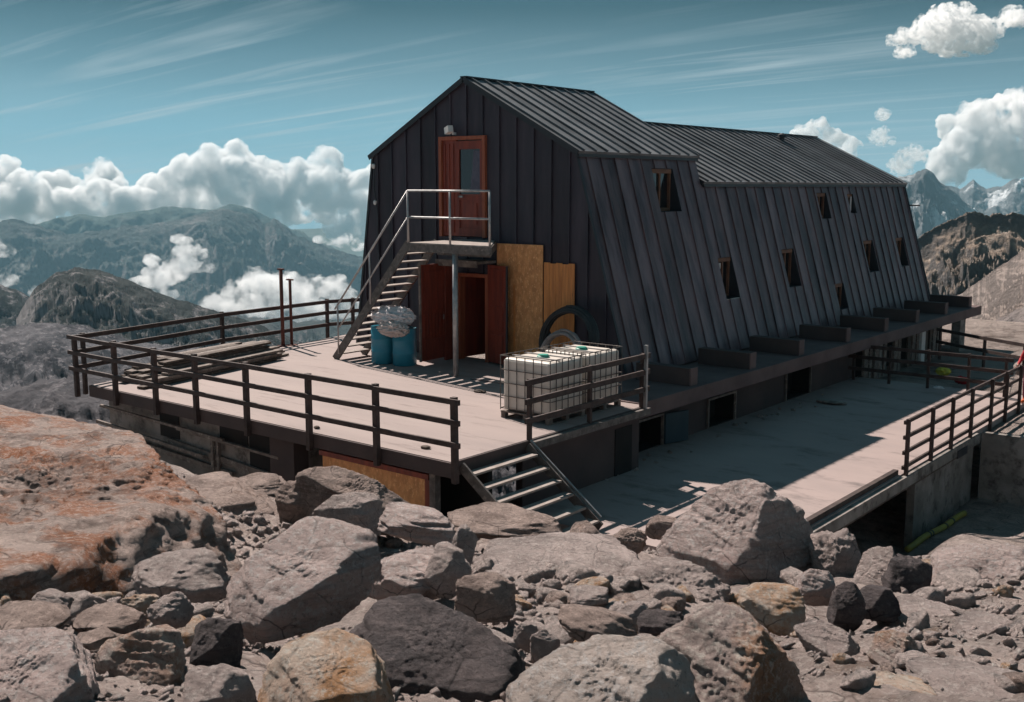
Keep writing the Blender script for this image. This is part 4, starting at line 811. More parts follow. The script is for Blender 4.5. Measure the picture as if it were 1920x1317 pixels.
# ------------------------------------------------------------------ rocks
def chip(V, r, rs, n, lo=0.86, hi=0.97):
    """knock small flat facets off corners and edges"""
    P = V * r[:, None]
    for _ in range(n):
        a = rs.normal(size=3); a /= np.linalg.norm(a); sup = (P @ a).max(); k = sup * rs.uniform(lo, hi) ** 1.25; d = P @ a; P = np.where((d > k)[:, None], P * (k / np.maximum(d, 1e-9))[:, None], P)
    return np.linalg.norm(P, axis=1)
def rock_mesh(seed, size, sub=5, planes=14, p=30, amp=0.06, strat=0.02, pts=None):
    rs = np.random.RandomState(seed); V, Fc = ico(sub)
    n = rs.normal(size=(planes, 3)); n /= np.linalg.norm(n, axis=1)[:, None]; dd = rs.uniform(0.62, 1.0, planes)
    f1 = np.array([rs.uniform(-0.9, 0.1), -1.0, rs.uniform(1.1, 1.9)]); f1 /= np.linalg.norm(f1); f2 = np.array([rs.uniform(0.1, 0.9), -1.0, rs.uniform(0.6, 1.4)]); f2 /= np.linalg.norm(f2)
    n = np.concatenate([n, np.eye(3), -np.eye(3), [f1, f2]]); dd = np.concatenate([dd, rs.uniform(0.82, 1.0, 6), [rs.uniform(0.55, 0.72), rs.uniform(0.65, 0.85)]])
    s = np.maximum(V @ n.T, 0) / dd; m0 = s.max(1); r = 1 / (m0 * ((s / m0[:, None]) ** p).sum(1) ** (1 / p))
    r = chip(V, r, rs, 22)
    P = V * r[:, None]
    q = P * 1.1 + seed * 3.3
    disp = amp * (ridged(q * 1.3, 4) - 0.5) + amp * 0.30 * fbm(q * 4.1, 5, 0.6) + amp * 0.3 * fbm(q * 13, 3, 0.65)
    ly = perlin(np.stack([q[:, 0] * 0.7, q[:, 1] * 0.7, q[:, 2] * 7.5 + q[:, 0] * 1.5], 1))
    disp = disp + strat * np.tanh(ly * 3.0)
    P = P * (1 + disp)[:, None]
    return P * np.array(size), Fc
YAW0 = math.atan2(RM[1, 0], RM[0, 0])      # world yaw of the picture's horizontal
CR = RM @ np.array([1.0, 0, 0]); CR[2] = 0; CR /= np.linalg.norm(CR); CB = np.array([-CR[1], CR[0], 0.0])
def rock(u, v, wpx, hpx, d, seed, m_, label, tilt=0.0, yaw=0.0, depth=0.8, pitch=0.0, sub=5, planes=9, p=44, amp=0.055, strat=0.02, name='boulder', sink=0.25, group=None):
    """centre pixel, visible width/height in photo px and distance give the true size and place"""
    k = d / F_PX; W2 = wpx * k / 2; H2 = hpx * k / 2 * (1 + sink)
    c = at(u, v, d) - np.array([0, 0, 1]) * hpx * k / 2 * sink
    P, Fc = rock_mesh(seed, (W2, W2 * depth, H2), sub, planes, p, amp, strat)
    P = P @ np.array(Euler((pitch, tilt, 0)).to_matrix()).T
    P = P @ np.array(Matrix.Rotation(yaw, 3, 'Z')).T
    P = P - (P.max(0) + P.min(0)) / 2
    rd = ray(u, v); t = -rd[2] / math.hypot(rd[0], rd[1]); hh = hpx * k / 2 * (1 + sink)
    P = P / P.max(0); Yh = min(W2 * depth, 0.85 * hh / max(t, 0.05)); P = P * np.array([W2, Yh, 1.0]); sz = hh
    for _ in range(12):
        w_ = P[:, 2] * sz + P[:, 1] * t; sz = max(0.15 * hh, sz * (2 * hh / (w_.max() - w_.min())) ** 1.0)
    P[:, 2] *= sz; w_ = P[:, 2] + P[:, 1] * t
    Q = P[:, :1] * CR + P[:, 1:2] * CB; Q[:, 2] = P[:, 2]; H2 = sz
    c = at(u, v, d); c[2] += hpx * k / 2 - w_.max()
    return tag(link_mesh(name, Q + c, Fc, m_, smooth=True, loc=(c[0], c[1], c[2] - H2)), label, 'rock', group)
def poly_rock(c, planes, seed, m_, label, sub=6, p=34, amp=0.05, strat=0.03, name='boulder', fr=1.0):
    """convex block from planes (normal, distance from c), roughened"""
    n = np.array([q[0] for q in planes], float); dd = np.array([q[1] for q in planes], float); ln = np.linalg.norm(n, axis=1); n /= ln[:, None]; dd = dd / ln
    V, Fc = ico(sub); s_ = np.maximum(V @ n.T, 0) / dd; m0 = s_.max(1); r = 1 / (m0 * ((s_ / m0[:, None]) ** p).sum(1) ** (1 / p))
    r = chip(V, r, np.random.RandomState(seed), 26, 0.88, 0.985); P = V * r[:, None]; L_ = float(np.median(r))
    q = P / L_ * 1.0 * fr + seed * 3.3
    disp = amp * (ridged(q * 1.3, 4) - 0.45) + amp * 0.34 * fbm(q * 4.3, 5, 0.6) + amp * 0.4 * fbm(q * 13, 4, 0.65)
    ly = perlin(np.stack([q[:, 0] * 0.8, q[:, 1] * 0.8, q[:, 2] * 9 + q[:, 0] * 2.0], 1)); disp = disp + strat * np.tanh(ly * 3.0)
    P = P + V * (disp * L_)[:, None]
    return tag(link_mesh(name, P + c, Fc, m_, smooth=True, loc=(c[0], c[1], (P + c)[:, 2].min())), label, 'rock')
def orock(outline, d, seed, m_, label, depth=0.8, facets=(), bottom=None, tiltf=0.35, tiltb=0.5, **kw):
    """block whose visible outline follows the convex pixel outline (clockwise), d metres away, with real depth"""
    k = d / F_PX; pts = np.array(outline, float); cu, cv = pts.mean(0); c = at(cu, cv, d)
    X = (pts[:, 0] - cu) * k; Z = -(pts[:, 1] - cv) * k / math.cos(rad(15)); W2 = (X.max() - X.min()) / 2; pl = []
    for i in range(len(pts)):
        j = (i + 1) % len(pts); ex, ez = X[j] - X[i], Z[j] - Z[i]; nx, nz = -ez, ex; L_ = math.hypot(nx, nz)
        if L_ < 1e-6: continue
        nx /= L_; nz /= L_; dist = nx * X[i] + nz * Z[i]
        if dist < 0: nx, nz, dist = -nx, -nz, -dist
        for sgn, tl in ((-1, tiltf), (1, tiltb)): pl.append((nx * CR + np.array([0, 0, nz]) + CB * sgn * tl, dist))
    for (a, b, dz) in facets: pl.append((a * CR + np.array([0, 0, b]) - CB, W2 * depth * dz * math.sqrt(1 + a * a + b * b)))
    pl.append((CB, W2 * depth)); pl.append((-CB, W2 * depth * 1.15))
    pl = [(np.array(n_, float) / np.linalg.norm(n_), (d_ / np.linalg.norm(n_))) for n_, d_ in pl]
    return poly_rock(c, pl, seed, m_, label, **kw)
R_ = rock; G = M
# left outcrop
R_(370, 935, 330, 110, 14.0, 102, G['rk_brown'], 'long brown ledge of rock between the lichen outcrop and the deck wall', depth=1.0, sub=5, tilt=0.12, name='rock_outcrop', strat=0.05)
# main boulders
def wplane(c, *pts):
    a, b, e = [np.array(q, float) for q in pts]; n_ = np.cross(b - a, e - a); n_ /= np.linalg.norm(n_); dd = float(n_ @ (a - c))
    return (n_, dd) if dd > 0 else (-n_, -dd)
oc = ath(60, 930, 11.2) - np.array([0, 0, 0.75])
T1, T2, T3, T4, T5 = ath(-100, 1060, 7.6), ath(330, 1030, 8.3), ath(480, 950, 9.6), ath(-60, 655, 15.5), ath(255, 775, 14.6)
def dn(p_, h=2.0): return p_ - np.array([0, 0, h])
Bf = ath(0, 1150, 7.4)
poly_rock(oc, [wplane(oc, T1, T2, T4), wplane(oc, T2, T5, T4), wplane(oc, T2, T3, T5), wplane(oc, T1, T2, dn(T2) + CB * 0.55), wplane(oc, T2, T3, dn(T3) + CB * 0.5), wplane(oc, T3, T5, dn(T5)), wplane(oc, T4, T5, dn(T5) + CB), (-CR, 6.0), ((0, 0, -1), 2.2)],
          101, G['rk_lichen'], 'huge flat outcrop with orange lichen at the left edge of the picture', name='rock_outcrop', p=60, amp=0.030, strat=0.016, sub=7, fr=2.6)
orock([(383, 1158), (422, 1080), (535, 948), (572, 934), (690, 968), (742, 1018), (722, 1092), (640, 1165), (505, 1216), (440, 1206)], 6.4, 111, G['rk_pink'], 'big pale grey boulder leaning up to the right in the left foreground', depth=0.8, facets=((-0.35, 1.9, 0.22), (-0.9, 0.9, 0.5), (0.7, -0.3, 0.55), (0.6, 1.6, 0.5)), p=90, amp=0.035)
orock([(478, 1400), (482, 1250), (530, 1175), (625, 1170), (700, 1200), (742, 1260), (748, 1400)], 4.5, 112, G['rk_tan'], 'blocky orange tan boulder at the bottom, below the leaning pale boulder', depth=0.8, facets=((0.25, 0.30, 0.8), (-0.9, 0.9, 0.5), (0.0, 2.2, 0.25)), p=90, amp=0.03)
orock([(628, 1270), (655, 1150), (712, 1112), (790, 1110), (900, 1155), (1005, 1230), (965, 1440), (700, 1440)], 5.5, 113, G['rk_dark'], 'long dark slate slab sloping down right between the two foreground boulders', depth=0.9, facets=((-0.1, 0.1, 0.75), (0.3, 2.4, 0.35)), p=120, amp=0.035, strat=0.03)
orock([(935, 1440), (950, 1290), (1035, 1212), (1120, 1188), (1240, 1195), (1330, 1260), (1340, 1440)], 4.3, 114, G['rk_pale'], 'broad pale tan boulder at the bottom centre', depth=0.8, facets=((-0.4, 1.7, 0.35), (0.5, 0.7, 0.7)), p=70, amp=0.04)
orock([(1170, 1440), (1190, 1225), (1285, 1150), (1385, 1106), (1425, 1130), (1480, 1220), (1575, 1350), (1585, 1440)], 4.55, 115, G['rk_mix'], 'tall rust and grey peaked boulder at the bottom right of centre', depth=0.8, facets=((-0.7, 1.1, 0.5), (1.1, 0.2, 0.45), (-0.1, 2.0, 0.5)), p=80, amp=0.045)
orock([(-160, 1420), (-150, 1190), (60, 1172), (125, 1185), (180, 1260), (215, 1420)], 4.3, 116, G['rk_pink'], 'pale rounded boulder in the bottom left corner', depth=0.9, facets=((-0.1, 2.0, 0.25), (0.6, 0.6, 0.8)), p=60, amp=0.04)
orock([(152, 1240), (200, 1200), (300, 1165), (345, 1185), (360, 1260), (335, 1330), (200, 1330)], 4.9, 117, G['rk_mix'], 'rust brown and blue grey boulder right of the corner boulder', depth=0.8, facets=((-0.6, -0.2, 0.75), (0.25, 1.1, 0.5)), p=80, amp=0.035)
orock([(530, 990), (545, 885), (578, 840), (622, 846), (700, 898), (785, 935), (812, 965), (800, 1010)], 13.4, 127, G['rk_brown'], 'large grey brown boulder below the chipboard strip of the deck', depth=0.45, facets=((0.1, 1.7, 0.3), (-0.5, 0.1, 0.7)), p=60, amp=0.05)
orock([(1205, 1070), (1240, 1000), (1330, 910), (1375, 890), (1425, 905), (1500, 950), (1538, 1010), (1520, 1090), (1400, 1110)], 12.0, 137, G['rk_pink'], 'tallest pale dome shaped boulder against the lower terrace', depth=0.75, facets=((0.15, 0.45, 0.75), (0.75, 0.6, 0.65), (-0.9, 1.3, 0.5)), p=80, amp=0.04)
orock([(1590, 1110), (1625, 1003), (1650, 998), (1668, 1015), (1735, 1110), (1720, 1150), (1600, 1150)], 10.5, 140, G['rk_grey'], 'upright grey slab with a pale lit side near the yellow pipe', depth=0.6, facets=((-1.2, 1.0, 0.3), (0.8, 0.2, 0.5)), p=80, amp=0.035)
orock([(1480, 1170), (1520, 1152), (1570, 1165), (1625, 1225), (1615, 1250), (1520, 1235)], 6.7, 142, G['rk_grey'], 'flat grey slab tilted to the right in the right foreground', depth=0.8, facets=((0.0, 1.9, 0.3),), p=80, amp=0.035)
orock([(1625, 1230), (1640, 1185), (1675, 1170), (1700, 1185), (1748, 1215), (1745, 1270), (1650, 1275)], 6.3, 144, G['rk_mix'], 'pale block with a dark right face in the right foreground', depth=0.8, facets=((-0.8, 1.2, 0.5), (1.2, -0.1, 0.4)), p=80, amp=0.03)
R_(415, 1300, 140, 120, 4.4, 118, G['rk_grey'], 'small grey boulder at the bottom edge left of the orange one', depth=0.8, planes=9)
R_(340, 1068, 190, 88, 7.3, 119, G['rk_grey'], 'lumpy grey boulder resting in front of the lichen outcrop', depth=0.8, amp=0.09)
R_(55, 1155, 160, 60, 6.0, 120, G['rk_brown'], 'flat tan brown rock at the left edge above the corner boulder', depth=0.8)
R_(100, 1125, 78, 45, 6.4, 121, G['rk_grey'], 'small pointed grey rock under the shaded face of the outcrop', depth=0.7, tilt=0.4)
R_(205, 1155, 125, 55, 6.1, 122, G['rk_brown'], 'dark angular stone with reddish top left of the lumpy boulder', depth=0.8)
R_(318, 1140, 85, 65, 5.9, 123, G['rk_grey'], 'pale knobbly stone behind the rust brown boulder', depth=0.8, amp=0.1, planes=18)
R_(262, 1135, 70, 45, 6.3, 124, G['rk_tan'], 'small tan knobbly stone left of the pale one', depth=0.8, amp=0.1)
R_(405, 1205, 95, 100, 5.6, 125, G['rk_dark'], 'dark upright stone in the gap under the leaning boulder', depth=0.8)
R_(185, 1192, 70, 38, 5.4, 126, G['rk_brown'], 'flat brown stone just above the rust brown boulder', depth=0.9)
R_(655, 965, 130, 90, 12.6, 128, G['rk_grey'], 'grey angular rock just behind the leaning boulder', depth=0.8)
R_(560, 935, 90, 70, 13.6, 129, G['rk_brown'], 'dark brown rock at the left foot of the big deck boulder', depth=0.8)
R_(785, 975, 150, 72, 11.2, 130, G['rk_pink'], 'flat topped layered pale rock right of the big leaning boulder', tilt=0.15, depth=0.8, strat=0.06)
R_(868, 1022, 56, 84, 9.6, 131, G['rk_grey'], 'narrow grey wedge of rock standing beside the flat topped one', tilt=0.3, depth=0.7)
R_(765, 1070, 165, 95, 9.0, 132, G['rk_pink'], 'pale crinkled rock behind the dark slate slab', depth=0.8, amp=0.11, planes=18)
R_(840, 1058, 90, 90, 8.9, 133, G['rk_grey'], 'blue grey smooth faced rock next to the crinkled one', depth=0.8, planes=8)
R_(910, 1110, 118, 80, 7.8, 134, G['rk_brown'], 'dark brown squarish block in the centre foreground', depth=0.8, planes=7, p=26)
R_(945, 970, 215, 62, 13.4, 135, G['rk_brown'], 'low dark brown rock in front of the lower steps', depth=0.7, strat=0.05)
R_(1045, 1050, 320, 120, 10.8, 136, G['rk_grey'], 'broad low hump of grey bedrock below the steps', depth=0.9, sub=6, planes=8, p=10, amp=0.07)
R_(1265, 1100, 210, 120, 9.8, 138, G['rk_grey'], 'grey bedrock lump in front of the dome shaped boulder', depth=0.9, sub=6, amp=0.1, planes=16)
R_(1565, 1045, 95, 115, 11.6, 139, G['rk_grey'], 'rough grey rock just right of the dome shaped boulder', depth=0.8, tilt=-0.2, amp=0.11)
R_(1700, 1090, 120, 110, 10.4, 141, G['rk_dark'], 'dark green grey rock leaning on the upright slab', depth=0.8, tilt=0.5)
R_(1445, 1132, 125, 85, 8.0, 143, G['rk_tan'], 'tan rounded rock behind the rust and grey peaked boulder', depth=0.8)
R_(1655, 1305, 210, 100, 4.7, 145, G['rk_tan'], 'pale orange rounded boulder at the bottom right', depth=0.8)
R_(1745, 1155, 180, 80, 8.6, 146, G['rk_grey'], 'smooth grey bedrock patch below the upright slab', depth=0.9, p=8, planes=8)
R_(1850, 1080, 230, 130, 10.6, 147, G['rk_pink'], 'large bulging pale bedrock at the right edge', depth=0.9, sub=6, amp=0.09)
R_(1120, 1165, 150, 70, 6.2, 148, G['rk_brown'], 'brown wedge of rock rising behind the broad tan boulder', depth=0.6, tilt=0.35)
R_(1022, 1205, 58, 56, 6.0, 149, G['rk_grey'], 'small rounded grey stone left of the broad tan boulder', depth=0.8)
R_(985, 1190, 46, 50, 6.2, 150, G['rk_grey'], 'small stone touching the rounded grey stone on its left', depth=0.8)
R_(1640, 1125, 90, 60, 8.6, 151, G['rk_dark'], 'dark rock in the hollow under the upright slab', depth=0.8)
R_(1590, 1130, 70, 85, 8.4, 152, G['rk_dark'], 'dark slanting rock left of the hollow', depth=0.7, tilt=0.3)
R_(1530, 1095, 70, 60, 8.9, 153, G['rk_pink'], 'pale pinkish lump below the rough grey rock', depth=0.8)
R_(1845, 1290, 260, 120, 5.2, 154, G['rk_grey'], 'broken layered bedrock in the bottom right corner', depth=0.9, strat=0.07, planes=16)
R_(1870, 1180, 170, 70, 7.4, 155, G['rk_grey'], 'low fractured rock at the right edge above the corner bedrock', depth=0.9, strat=0.07)
R_(1105, 1115, 75, 40, 8.2, 156, G['rk_grey'], 'dark hollowed rock in the rubble centre right', depth=0.8)
R_(1185, 1150, 70, 50, 7.4, 157, G['rk_grey'], 'angular grey rock in the rubble just above the tan boulder', depth=0.8)
R_(1240, 1165, 90, 50, 7.0, 158, G['rk_dark'], 'dark broken rock in the rubble left of the peaked boulder', depth=0.8)
R_(480, 905, 120, 40, 15.2, 159, G['rk_brown'], 'low brown rock below the concrete end of the deck wall', depth=0.9)
R_(1240, 985, 60, 40, 12.6, 160, G['rk_brown'], 'small dark rock at the terrace edge left of the dome', depth=0.8)
R_(1180, 1010, 70, 45, 12.4, 161, G['rk_brown'], 'clump of dark rock between the hump and the dome', depth=0.8, amp=0.12)
# loose stones, individually placed copies
random.seed(5)
protos = []
for i in range(14):
    P, Fc = rock_mesh(300 + i, (1, random.uniform(0.6, 0.95), random.uniform(0.4, 0.75)), 3, 9, 20, 0.06, 0.02)
    me = None
    o = link_mesh('stone', P, Fc, random.choice([M['stone'], M['stone'], M['rk_grey'], M['rk_brown'], M['rk_tan']]), smooth=True)
    protos.append(o.data); bpy.data.objects.remove(o)
def stone(x, y, s, z=None, lab='small loose grey stone lying on the gravel among the boulders', grp='loose stones on the slope'):
    z = float(ground_z(x, y)[0]) if z is None else z
    o = bpy.data.objects.new('stone', random.choice(protos)); COL.objects.link(o)
    o.location = (x, y, z + s * 0.18); o.scale = (s, s, s); o.rotation_euler = (random.uniform(-.4, .4), random.uniform(-.4, .4), random.uniform(0, 6.28))
    tag(o, lab, 'stone', grp)
spots = []
for _ in range(230):
    u, v = random.choice([(random.uniform(0, 480), random.uniform(1095, 1240)), (random.uniform(850, 1500), random.uniform(1075, 1230)), (random.uniform(1380, 1920), random.uniform(1060, 1310)), (random.uniform(680, 1320), random.uniform(1010, 1160))])
    d = ray(u, v); r = 4.0
    hd = math.hypot(d[0], d[1])
    rr = np.linspace(3, 15, 120); xx = rr * d[0] / hd; yy = rr * d[1] / hd; zz = CAM[2] + rr * d[2] / hd; g_ = ground_z(xx, yy); w_ = np.where(zz < g_)[0]
    if len(w_) == 0: continue
    i = w_[0]; stone(xx[i], yy[i], random.choice([.05, .07, .09, .12, .18]) * (0.6 + 0.07 * rr[i]))
for k in range(34):
    y = random.uniform(15.0, 29.0); x = -12.0 + 0.10 + abs(random.gauss(0, 0.32))
    stone(x, y, random.choice([.03, .04, .05, .08]), -1.30, 'small chip of rubble lying on the terrace along the base wall', 'rubble along the base wall')
for k in range(70):
    x = random.uniform(-11, 4); y = random.uniform(33, 62)
    hit = scene.ray_cast(bpy.context.evaluated_depsgraph_get(), Vector((x, y, 30)), Vector((0, 0, -1)))
    if not hit[0]: continue
    s_ = random.choice([.12, .18, .25, .4, .6]); stone(x, y, s_, hit[1].z - s_ * .1, 'rock lying on the pale slope and path behind the terrace railings', 'rocks on the slope behind the railings')
# gravel: countless chips in one object
def gravel(n=15000):
    rs = np.random.RandomState(4); V0, F0 = ico(1)
    r = 2.6 + 13.5 * rs.rand(n) ** 0.8; a = np.radians(rs.uniform(-70, -8, n)); x = r * np.sin(a); y = r * np.cos(a)
    dn = fbm(np.stack([x, y, x * 0], 1) * 0.6, 3); keep = dn > -0.22 + 0.3 * rs.rand(n); x, y, r = x[keep], y[keep], r[keep]
    ok = ~((x < -6.9) & (y > 14.6)) & ~((x < -11) & (y > 12.1)); x, y, r = x[ok], y[ok], r[ok]; n = len(x)
    z = ground_z(x, y); s = (0.010 + 0.030 * rs.rand(n) ** 3) * (0.5 + 0.11 * r)
    A = rs.normal(size=(n, 3, 3)); Q, _ = np.linalg.qr(A); sc3 = s[:, None] * rs.uniform(0.5, 1.3, (n, 3))
    Vn = (V0[None] + 0.25 * rs.normal(size=(n, len(V0), 3)))
    P = np.einsum('nij,nkj->nki', Q, Vn * sc3[:, None, :]) + np.stack([x, y, z + s * 0.25], 1)[:, None, :]
    Fq = (F0[None] + (np.arange(n) * len(V0))[:, None, None]).reshape(-1, 3)
    o = link_mesh('gravel', P.reshape(-1, 3), Fq, M['stone']); tag(o, 'fine grey gravel and chips covering the slope between the boulders', 'gravel', kind='stuff')
gravel()
# ------------------------------------------------------------------ person at the right edge
def skinned(name, pts, edges, m_, parent=None, sub=2, label=None, cat=None):
    me = bpy.data.meshes.new(name); off = np.array(wloc(parent)) if parent is not None else np.array(pts[0][:3]) * 0
    me.from_pydata([tuple(np.array(p[:3]) - off) for p in pts], edges, []); o = bpy.data.objects.new(name, me); COL.objects.link(o)
    if parent is not None: o.parent = parent
    s = o.modifiers.new('skin', 'SKIN')
    for i, p in enumerate(pts):
        sv = me.skin_vertices[0].data[i]; sv.radius = (p[3], p[4] if len(p) > 4 else p[3]); sv.use_root = (i == 0)
    s.use_smooth_shade = True
    q = o.modifiers.new('sub', 'SUBSURF'); q.levels = sub; q.render_levels = sub
    me.materials.append(m_)
    return o
def person():
    px, py, pz = -6.97, 30.2, -1.30
    f_ = Vector((-0.35, -0.94, 0)).normalized(); s_ = Vector((f_.y, -f_.x, 0))
    def w(a, b, z): q = Vector((px, py, pz)) + s_ * a + f_ * b; return (q.x, q.y, pz + z)
    root = empty('person', (px, py, pz), 'hiker in red jacket and orange boots at the right end of the terrace railing', 'person')
    j = [w(0, 0, 0.95) + (0.145, 0.11), w(0, 0.01, 1.15) + (0.135, 0.10), w(0, 0.02, 1.36) + (0.165, 0.11), w(0, 0.02, 1.49) + (0.07, 0.07), w(0, 0.04, 1.57) + (0.055, 0.06), w(0, 0.05, 1.66) + (0.075, 0.09), w(0, 0.05, 1.76) + (0.06, 0.075),
         w(0.18, 0.02, 1.43) + (0.055,), w(0.27, 0.08, 1.17) + (0.042,), w(0.22, 0.28, 1.02) + (0.032,), w(0.20, 0.35, 1.0) + (0.03, 0.02),
         w(-0.18, 0.02, 1.43) + (0.055,), w(-0.27, 0.06, 1.17) + (0.042,), w(-0.26, 0.22, 0.98) + (0.032,), w(-0.25, 0.30, 0.96) + (0.03, 0.02),
         w(0.10, 0.0, 0.88) + (0.085,), w(0.12, 0.05, 0.50) + (0.058,), w(0.13, 0.02, 0.12) + (0.042,), w(-0.10, 0.0, 0.88) + (0.085,), w(-0.13, -0.02, 0.50) + (0.058,), w(-0.15, -0.10, 0.12) + (0.042,)]
    e = [(0, 1), (1, 2), (2, 3), (3, 4), (4, 5), (5, 6), (2, 7), (7, 8), (8, 9), (9, 10), (2, 11), (11, 12), (12, 13), (13, 14), (0, 15), (15, 16), (16, 17), (0, 18), (18, 19), (19, 20)]
    skinned('body', j, e, M['skin'], root)
    jk = [(*p[:3], p[3] * 1.18, (p[4] if len(p) > 4 else p[3]) * 1.22) for p in [j[0], j[1], j[2], j[3], j[7], j[8], j[9], j[11], j[12], j[13]]]
    skinned('jacket', jk, [(0, 1), (1, 2), (2, 3), (2, 4), (4, 5), (5, 6), (2, 7), (7, 8), (8, 9)], M['red'], root)
    tr = [(*j[0][:3], 0.16, 0.13), (*j[15][:3], 0.105, 0.105), (*j[16][:3], 0.078, 0.078), (*j[17][:3], 0.062, 0.062), (*j[18][:3], 0.105, 0.105), (*j[19][:3], 0.078, 0.078), (*j[20][:3], 0.062, 0.062)]
    skinned('trousers', tr, [(0, 1), (1, 2), (2, 3), (0, 4), (4, 5), (5, 6)], M['darkred'], root)
    for a, b in ((0.13, 0.02), (-0.15, -0.10)):
        skinned('boot', [w(a, b, 0.22) + (0.062,), w(a, b, 0.07) + (0.06, 0.06), w(a, b + 0.12, 0.05) + (0.05, 0.045), w(a, b + 0.19, 0.045) + (0.04, 0.03)], [(0, 1), (1, 2), (2, 3)], M['orange'], root)
    for sx, jp, jq in ((0.20, j[9], j[10]), (-0.25, j[13], j[14])):
        for k in range(4):
            a0 = w(sx + (k - 1.5) * 0.019, 0.33 if sx > 0 else 0.29, 0.99 if sx > 0 else 0.955); a1 = w(sx + (k - 1.5) * 0.019, 0.385 if sx > 0 else 0.345, 0.985 if sx > 0 else 0.95); a2 = w(sx + (k - 1.5) * 0.018, 0.40 if sx > 0 else 0.36, 0.95 if sx > 0 else 0.915)
            MB().tube([a0, a1, a2], [0.010, 0.009, 0.007], 7).build('finger', M['skin'], root, smooth=True)
    hd = w(0, 0.055, 1.72); V, Fc = ico(3)
    hp = V * np.array([0.092, 0.102, 0.075]) + np.array(hd) + np.array([0, 0, 0.055]); hp[:, 2] = np.maximum(hp[:, 2], hd[2] + 0.03)
    link_mesh('hair', hp, Fc, M['wood_dark'], root, smooth=True)
    fc = MB()
    nz = Vector(w(0, 0.155, 1.685)); fc.tube([Vector(w(0, 0.125, 1.72)), nz, Vector(w(0, 0.13, 1.67))], [0.012, 0.016, 0.01], 6)
    fc.build('nose', M['skin'], root, smooth=True)
    for a in (-0.03, 0.03): MB().lathe(w(a, 0.135, 1.715), [(0.004, -0.006), (0.010, 0), (0.004, 0.006)], 8).build('eye', M['trim'], root)
    MB().bar(w(-0.025, 0.138, 1.635), w(0.025, 0.138, 1.635), 0.01, 0.008).build('mouth', M['darkred'], root)
    bk = tag(blob('backpack', w(0, -0.2, 1.22), (0.17, 0.13, 0.26), M['greycloth'], 0.15, 2, 3, sub=4), 'grey backpack worn by the hiker at the right edge', 'backpack')
    # walking pole
    MB().tube([w(0.20, 0.36, 1.05), w(0.30, 0.50, 0.02)], 0.01, 6).build('walking_pole', M['steel'], label='thin walking pole held by the hiker at the right edge', cat='walking pole')
person()
# bundles lying behind the end railing
for (u, v, d, s, m_, lab) in ((1768, 690, 34.5, .24, 'yel_cloth', 'yellow bundle lying behind the end railing of the terrace'), (1802, 706, 34.0, .22, 'red', 'red bundle behind the end railing, right of the yellow one'), (1760, 722, 33.2, .18, 'bag', 'white bag lying near the foot of the end railing')):
    p = onz_(u, v + 14, -1.42); blob('rucksack' if 'bundle' in lab else 'bag', (p[0], p[1], -1.42 + s * 0.5), (s * .95, s * .6, s * .55), M[m_], 0.6, 1.6, int(u), lab, 'bag', sub=4)
# rocks behind the yard
for i, (u, v, w_, h_, d, lab) in enumerate(((1850, 665, 70, 45, 46, 'grey rock on the path bank behind the terrace railing'), (1790, 625, 60, 40, 55, 'dark rock at the foot of the pale scree slope'), (1870, 640, 60, 30, 52, 'flat rock beside the path above the hiker'))):
    R_(u, v, w_, h_, d, 400 + i, G['rk_grey'], lab, sub=4, name='boulder')
# ------------------------------------------------------------------ clouds
def cloud_mat(name, dens, sc, t0, t1):
    m_ = bpy.data.materials.new(name); m_.use_nodes = True; N = m_.node_tree.nodes; L = m_.node_tree.links; N.clear()
    out = N.new('ShaderNodeOutputMaterial'); v = N.new('ShaderNodeVolumeScatter'); v.inputs['Color'].default_value = (1, 1, 1, 1)
    geo = N.new('ShaderNodeNewGeometry'); nz = N.new('ShaderNodeTexNoise'); nz.inputs['Scale'].default_value = sc; nz.inputs['Detail'].default_value = 5; nz.inputs['Roughness'].default_value = 0.62; L.new(geo.outputs['Position'], nz.inputs['Vector'])
    mr = N.new('ShaderNodeMapRange'); mr.inputs[1].default_value = t0; mr.inputs[2].default_value = t1; mr.inputs[4].default_value = dens; L.new(nz.outputs[0], mr.inputs[0]); L.new(mr.outputs[0], v.inputs['Density'])
    v.inputs['Anisotropy'].default_value = 0.35; L.new(v.outputs[0], out.inputs['Volume']); return m_
CM = cloud_mat('cloud', 0.034, 0.0050, 0.44, 0.62)
CW = cloud_mat('wispy cloud', 0.042, 0.013, 0.48, 0.66)
CT = cloud_mat('torn cloud', 0.022, 0.016, 0.50, 0.66)
cy.volume_step_rate = 0.12; cy.volume_max_steps = 256
